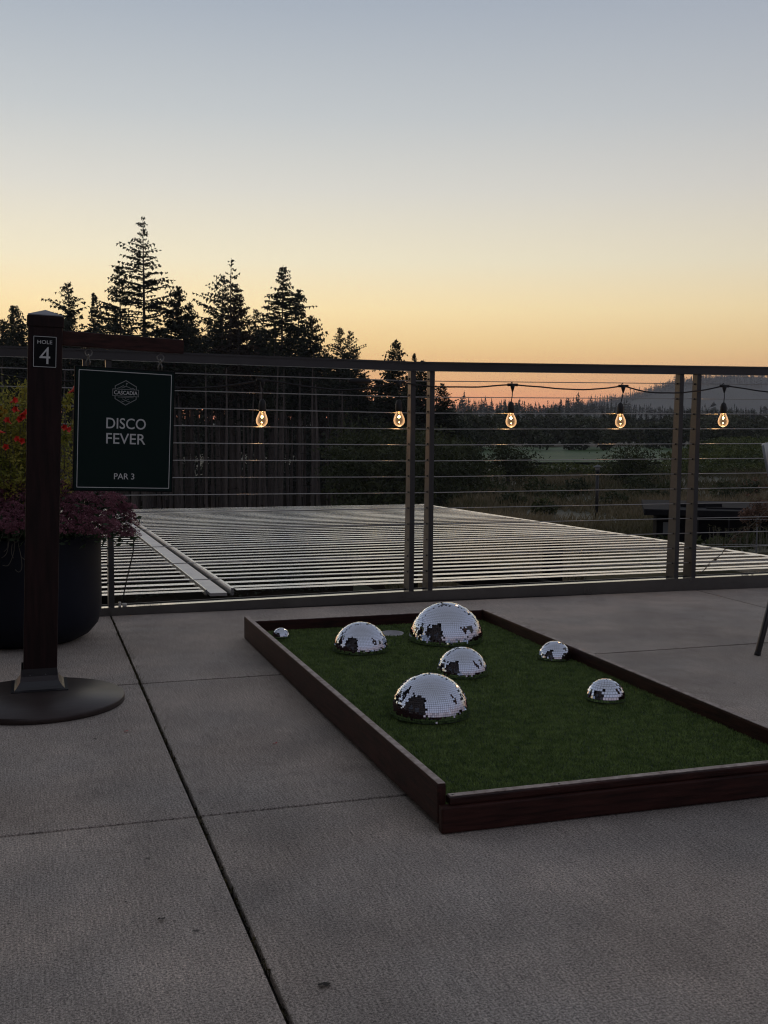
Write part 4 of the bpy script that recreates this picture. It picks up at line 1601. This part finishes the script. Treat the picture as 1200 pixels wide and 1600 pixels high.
for k in range(26):
    px = 545 + 190 * k / 25
    Y = rs.uniform(66, 92)
    p = at(px, 700, Y)
    h = (rs.uniform(2.4, 5.0)) * (1 - .35 * max(0, (px - 660) / 80))
    bl.append(((p.x, p.y, GZ + h * .45), h * .6, .9))
    bl.append(((p.x, p.y - 2, -6.2), 2.3, 1.0))
leaf_mass('thicket', bl, 1500, .16, M['broad'], 'dark green leafy thicket at the right foot of the wood', 'thicket', 44)
bl = []
for k in range(34):
    px = -60 + 660 * k / 33
    Y = rs.uniform(60, 84)
    p = at(px, 780, Y)
    bl.append(((p.x, p.y, gh(p.x, p.y) + .2), rs.uniform(.5, 2.0), .9))
leaf_mass('bramble', bl, 500, .14, M['needle'], 'low brambles along the near edge of the wood', 'undergrowth', 45)


# ================================================================== ORCHARD TREES
def broad_tree(name, label, base, H, spread, seed, leaves, lsize, low=.25):
    rs = np.random.default_rng(seed)
    t = thing(name, label, 'tree', base)
    tm = MB()
    C = []

    def grow(p, d, L, r_, lvl):
        n = 4
        pts = [Vector(p)]
        dd = Vector(d)
        for k in range(n):
            dd = (dd + Vector(rs.normal(0, .22, 3)) + Vector((0, 0, .04 if lvl else 0))).normalized()
            pts.append(pts[-1] + dd * L / n)
        tm.tube(pts, [r_ * (1 - .12 * k) for k in range(n + 1)], 6 if lvl < 2 else 4, cap=False)
        if lvl >= 2:
            for q in pts[1:]:
                for _ in range(leaves):
                    C.append(np.array(q) + rs.normal(0, spread * .075, 3))
        if lvl < 4:
            for _ in range(3 if lvl < 3 else 2):
                k = rs.integers(2, n + 1)
                nd = (dd + Vector((rs.normal(0, .75), rs.normal(0, .75), rs.normal(.05, .42)))).normalized()
                grow(pts[k], nd, L * rs.uniform(.6, .82), r_ * .55, lvl + 1)
    grow((0, 0, 0), (0, 0, 1), H * .28, H * .032, 0)
    V = np.array(C)
    # fit to the wanted size
    zt = V[:, 2].max(); sx = np.abs(V[:, :2]).max()
    S = Matrix.Diagonal((spread / 2 / sx, spread / 2 / sx, H / zt))
    tm.v = [(v[0] * S[0][0], v[1] * S[1][1], v[2] * S[2][2]) for v in tm.v]
    V = V * np.array([S[0][0], S[1][1], S[2][2]])
    tm.build('trunk', M['bark_dark'], t)
    tri_mesh('crown', leaf_tris(V, lsize, 0, rs), M['broad'], t)
    return t


p = gpx(968, 752)
broad_tree('orchard_tree', 'wide dark round headed tree behind the lamp post', (p.x, p.y, gh(p.x, p.y)), 4.7, 9.6, 3, 13, .12)
p = gpx(795, 757)
broad_tree('orchard_tree', 'gnarled half bare tree with pale lit leaves, left of the green field', (p.x, p.y, gh(p.x, p.y)), 5.0, 6.6, 12, 9, .11)
p = gpx(730, 742)
broad_tree('orchard_tree', 'low leafy tree between the thicket and the gnarled tree', (p.x, p.y, gh(p.x, p.y)), 4.0, 5.5, 15, 30, .13)

# ---- hedge row and vineyard
rs = np.random.default_rng(51)
C = []
for i in range(14):                  # vine rows run away to the right
    Y0 = 92 + i * 3.1
    for k in range(1500):
        x_ = rs.uniform(at(1035 + 5 * i, 720, Y0).x, at(1420, 720, Y0).x)
        C.append([x_, Y0 - .12 * (x_ - 60) + rs.normal(0, .28), GZ + .15 + 1.75 * rs.random() ** .6 + .55 * (i / 6)])
tag(tri_mesh('vineyard', leaf_tris(C, .20, 0, rs), M['vineyard']), 'rows of green vines on the slope at the right', 'vineyard', kind='stuff')
C = []
for k in range(9000):
    px = rs.uniform(690, 1240)
    Y = 90 + rs.normal(0, 1.2)
    p = at(px, 740, Y)
    C.append([p.x, p.y, GZ + .1 + rs.random() ** 1.4 * 1.0 * (1 + .5 * noise.noise(Vector((px * .03, 0, 0))))])
tag(tri_mesh('hedge', leaf_tris(C, .16, 0, rs), M['vineyard']), 'low green hedge line in front of the orchard trees', 'hedge', kind='stuff')
# ---- rough meadow grass
NG = 60000
px = rs.uniform(560, 1420, NG); Y = 27 + 66 * rs.random(NG) ** 1.1
d0 = [at(0, 750, 1.0), at(1000, 750, 1.0)]
X = (d0[0].x + (d0[1].x - d0[0].x) * px / 1000) * Y
dens = np.array([noise.noise(Vector((float(a) * .13, float(c) * .13, 4))) for a, c in zip(X, Y)])
k_ = dens > rs.uniform(-.5, .35, NG)
X, Y, dens = X[k_], Y[k_], dens[k_]
n = len(X)
Z = np.array([gh(float(a), float(c)) for a, c in zip(X, Y)])
a = rs.uniform(0, 2 * np.pi, n)
hgt = rs.uniform(.25, .75, n) * (1 + np.clip(dens, 0, 1))
w = rs.uniform(.03, .09, n)
base = np.stack([X, Y, Z - .02], 1)
s = np.stack([np.cos(a) * w, np.sin(a) * w, 0 * w], 1)
tip = base + np.stack([np.cos(a * 3) * hgt * .5, np.sin(a * 5) * hgt * .5, hgt], 1)
tag(tri_mesh('meadow_grass', np.stack([base - s, base + s, tip], 1), M['tuss']), 'rough dry grass of the meadow below the railing', 'grass', kind='stuff')
bl = []
for (px, py, r_) in [(840, 770, 1.0), (870, 782, .8), (900, 768, .9), (1000, 770, 1.1), (960, 790, .8), (1040, 775, 1.0), (850, 800, .7), (1130, 775, .9), (990, 757, .8), (1170, 770, .8), (770, 775, 1.2), (735, 770, 1.4), (800, 790, .8)]:
    q = gpx(px, py)
    bl.append(((q.x, q.y, GZ + r_ * .3), r_, .7))
leaf_mass('meadow_shrubs', bl, 420, .13, M['broad'], 'low weedy bushes scattered over the rough meadow', 'bushes', 46)

# ---- path lamp in the meadow
p = gpx(932, 806)
lp = thing('path_lamp', 'slim black lamp post standing alone in the meadow', 'lamp post', (p.x, p.y, gh(p.x, p.y)))
MB().tube([(0, 0, 0), (0, 0, 2.35)], .085, 10).build('pole', M['black'], lp)
MB().lathe([(.09, 2.35), (.12, 2.38), (.12, 2.44), (.05, 2.46)], (0, 0, 0), 14).build('collar', M['black'], lp)
MB().lathe([(.10, 2.46), (.13, 2.60), (.10, 2.62)], (0, 0, 0), 14).build('lantern', mat('frosted_lantern', (.3, .3, .28), .5), lp)
MB().lathe([(.24, 2.62), (.20, 2.66), (.05, 2.74), (.01, 2.76)], (0, 0, 0), 14).build('lamp_hat', M['paper'], lp)

# ---- black flat roofed shed below
SY = 26
a = at(1012, 800, SY); c = at(1215, 792, SY)
sh = thing('shed', 'black flat roofed shed standing below the right part of the slatted roof', 'shed', (a.x, SY, GZ), (0, 0, R(-30)))
wd = 3.7
ht = a.z - GZ
MB().box((.25, .2, -.5), (wd, 3.2, ht - .08)).build('wall', M['shed'], sh)
MB().box((-.10, -.15, ht - .075), (wd + .3, 3.6, ht + .09), b=.02).build('roof', M['shedroof'], sh)
MB().box((.9, .9, ht + .095), (2.0, 1.6, ht + .20), b=.02).build('roof_hatch', M['shedroof'], sh)
MB().box((1.55, .4, ht + .095), (2.6, .52, ht + .13)).build('roof_batten', M['shedroof'], sh)
MB().box((.42, .165, ht - .60), (.78, .195, ht - .28)).build('notice_panel', M['paper'], sh)
for x in (1.3, 2.1, 2.9):
    MB().box((x, .17, -.4), (x + .04, .197, ht - .1)).build('door_seam', M['black'], sh)

# ---- wire fence with shrubs at the right
wf = thing('wire_fence', 'thin wire fence with steel posts beside the russet shrub', 'fence', (0, 0, 0))
FY = 15
q0 = at(1130, 850, FY)
for px in (1182, 1272):
    p = at(px, 850, FY)
    MB().tube([(p.x, FY, GZ), (p.x, FY, at(px, 806, FY).z)], .014, 6).build('fence_post', M['rail'], wf)
for py in (851, 812):
    pa, pb = at(1085, py, FY), at(1285, py, FY)
    MB().tube([(pa.x, FY, pa.z), (pb.x, FY, pb.z)], .0035, 5).build('wire', M['cable'], wf)
bl = [((at(1185, 792, 17).x, 17, at(1185, 795, 17).z), .20, .8), ((at(1205, 785, 17.3).x, 17.3, at(1200, 800, 17).z), .22, .9), ((at(1172, 803, 17).x, 17.1, at(1172, 806, 17).z), .14, .9)]
rsh = thing('russet_shrub', 'russet leaved shrub at the right edge behind the wire fence', 'shrub', (0, 0, 0))
rs = np.random.default_rng(61)
C = []
st = MB()
for (c, r_, sq) in bl:
    v = rs.normal(size=(420, 3)); v /= np.linalg.norm(v, axis=1)[:, None]
    C.append(v * (r_ * rs.uniform(.3, 1.1, 420))[:, None] + np.array(c))
    st.tube([(c[0], c[1], GZ), (c[0] + .05, c[1], c[2] - r_), (c[0], c[1], c[2])], [.03, .02, .01], 5)
st.build('stem', M['bark_dark'], rsh)
tag(tri_mesh('leaf', leaf_tris(np.concatenate(C), .028, 0, rs), M['russet'], rsh), kind='stuff')
# pale seed heads under the fence
C = []
sgr = MB()
for _ in range(110):
    px = rs.uniform(1108, 1260); py = rs.uniform(822, 848)
    p = at(px, py, FY + rs.uniform(.2, 1.5))
    sgr.tube([(p.x + rs.normal(0, .05), p.y, p.z - .8), (p.x, p.y, p.z)], .004, 3, cap=False)
    for _ in range(8):
        C.append(np.array(p) + rs.normal(0, .018, 3))
wdp = thing('seed_heads', 'pale seed heads of wild plants behind the wire fence', 'plants', (0, 0, 0))
sgr.build('stem', M['twine'], wdp)
tag(tri_mesh('seed_head', leaf_tris(C, .014, 0, rs), M['tuss'], wdp), kind='stuff')
bl = [((at(px, 885, 16).x, 16 + rs.uniform(-.5, 2), at(px, 868, 16).z - .1), rs.uniform(.3, .42), .8) for px in range(1085, 1290, 16)]
leaf_mass('bank_plants', bl, 500, .05, M['broad'], 'low green plants on the bank beyond the slatted roof', 'plants', 47)
tag(MB().hexa([(q0.x - 1.2, 14.3, GZ - .5), (q0.x + 4.5, 14.3, GZ - .5), (q0.x + 4.5, 19.5, GZ - .5), (q0.x - 1.2, 19.5, GZ - .5),
               (q0.x - .3, 15.2, at(1130, 868, 15).z), (q0.x + 4.2, 15.2, at(1130, 868, 15).z), (q0.x + 4.0, 18.5, at(1130, 864, 17).z), (q0.x - .2, 18.5, at(1130, 864, 17).z)]).build('bank', M['ground']), kind='structure')

# ---- climbing vine along a wire
vn = thing('climbing_vine', 'thin leafy vine slanting up to the right behind the right post pair', 'vine', (0, 0, 0))
pts = [(1088, 901), (1102, 889), (1112, 879), (1125, 866), (1136, 853), (1150, 838), (1163, 826), (1176, 814), (1190, 803), (1206, 792), (1225, 780)]
P = [at(x, y, 5.7) for x, y in pts]
P = [p + Vector((0, rs.normal(0, .02), rs.normal(0, .004))) for p in P]
MB().tube(P, .0022, 5).build('stem', M['twine'], vn)
C = []
for i in range(len(P) - 1):
    dense_ = 3 + 9 * max(0, i - 3)
    for _ in range(dense_):
        q = P[i].lerp(P[i + 1], rs.random())
        sp_ = .006 + .0035 * max(0, i - 2)
        C.append(np.array(q) + rs.normal(0, sp_, 3))
for (x0, y0, x1, y1) in ((1150, 760, 1215, 738), (1165, 775, 1215, 752)):
    for _ in range(38):
        t = rs.random()
        q = at(x0 + (x1 - x0) * t, y0 + (y1 - y0) * t + rs.normal(0, 2), 6.1)
        C.append(np.array(q) + rs.normal(0, .005, 3))
MB().tube([at(1143, 764, 6.1), at(1180, 752, 6.1), at(1240, 740, 6.1)], .0016, 4).build('stem', M['twine'], vn)
tag(tri_mesh('leaf', leaf_tris(C, .0115, .1, rs), M['russet'], vn), kind='stuff')
MB().tube([at(1225, 780, 5.7), at(1320, 700, 5.9), (5.9, 6.3, .25), (5.9, 6.3, -4)], [.003, .004, .01, .02], 5).build('stem', M['twine'], vn)

# ================================================================== BEHIND THE CAMERA (seen in the mirrored domes)
lb_ = thing('lodge', 'dark gabled building left of the viewer, mirrored in the domes', 'building', (-3.5, .6, 0), (0, 0, R(90)))
MB().box((-4.6, .0, -.02), (3.4, 7, 3.6)).build('wall', M['siding'], lb_)
g = MB()
g.add([(-4.6, 0, 3.6), (3.4, 0, 3.6), (-.6, 0, 8.4), (-4.6, 7, 3.6), (3.4, 7, 3.6), (-.6, 7, 8.4)], [(0, 1, 2), (5, 4, 3), (0, 2, 5, 3), (1, 4, 5, 2), (0, 3, 4, 1)])
g.build('gable', M['siding'], lb_)
for s_ in (-1, 1):
    T_ = Matrix.Translation((-.6 + s_ * 2.1, 3.4, 6.05)) @ Matrix.Rotation(s_ * math.atan2(4.8, 4.0), 4, 'Y')
    MB().box((-3.3, -3.8, -.08), (3.3, 3.8, .08), T_).build('roof', M['shedroof'], lb_)
for x in (-3.4, -1.2, 1.0):
    w_ = MB().box((x, -.06, 1.0), (x + 1.3, -.005, 2.5)).build('window', M['trim'], lb_)
    MB().box((x + .06, -.07, 1.06), (x + 1.24, -.062, 2.44)).build('pane', M['glass'], w_)
um = thing('closed_umbrella', 'closed russet parasol on a pole, out of view right of the green', 'umbrella', (3.35, 2.15, 0))
MB().lathe([(.28, 0), (.28, .05), (.05, .07)], (0, 0, 0), 24).build('base', M['black'], um)
MB().tube([(0, 0, .05), (0, 0, 2.9)], .022, 10).build('pole', M['blackmetal'], um)
MB().lathe([(.22, 1.0), (.27, 1.4), (.22, 2.0), (.12, 2.6), (.02, 3.1)], (0, 0, 0), 14).build('canopy', M['canvas'], um)

# ================================================================== HAZE
hz = MB().box((-2950, -2950, -11), (2950, 2950, 140)).build('haze', bpy.data.materials.new('evening_haze'))
hm = hz.data.materials[0]
hm.use_nodes = True
hm.node_tree.nodes.clear()
ho = hm.node_tree.nodes.new('ShaderNodeOutputMaterial')
hv = hm.node_tree.nodes.new('ShaderNodeVolumePrincipled')
hv.inputs['Color'].default_value = (.86, .88, .92, 1)
hv.inputs['Density'].default_value = .00019
hv.inputs['Anisotropy'].default_value = 0
hm.node_tree.links.new(hv.outputs[0], ho.inputs['Volume'])
tag(hz, 'pale evening haze filling the valley air', 'haze', kind='stuff')
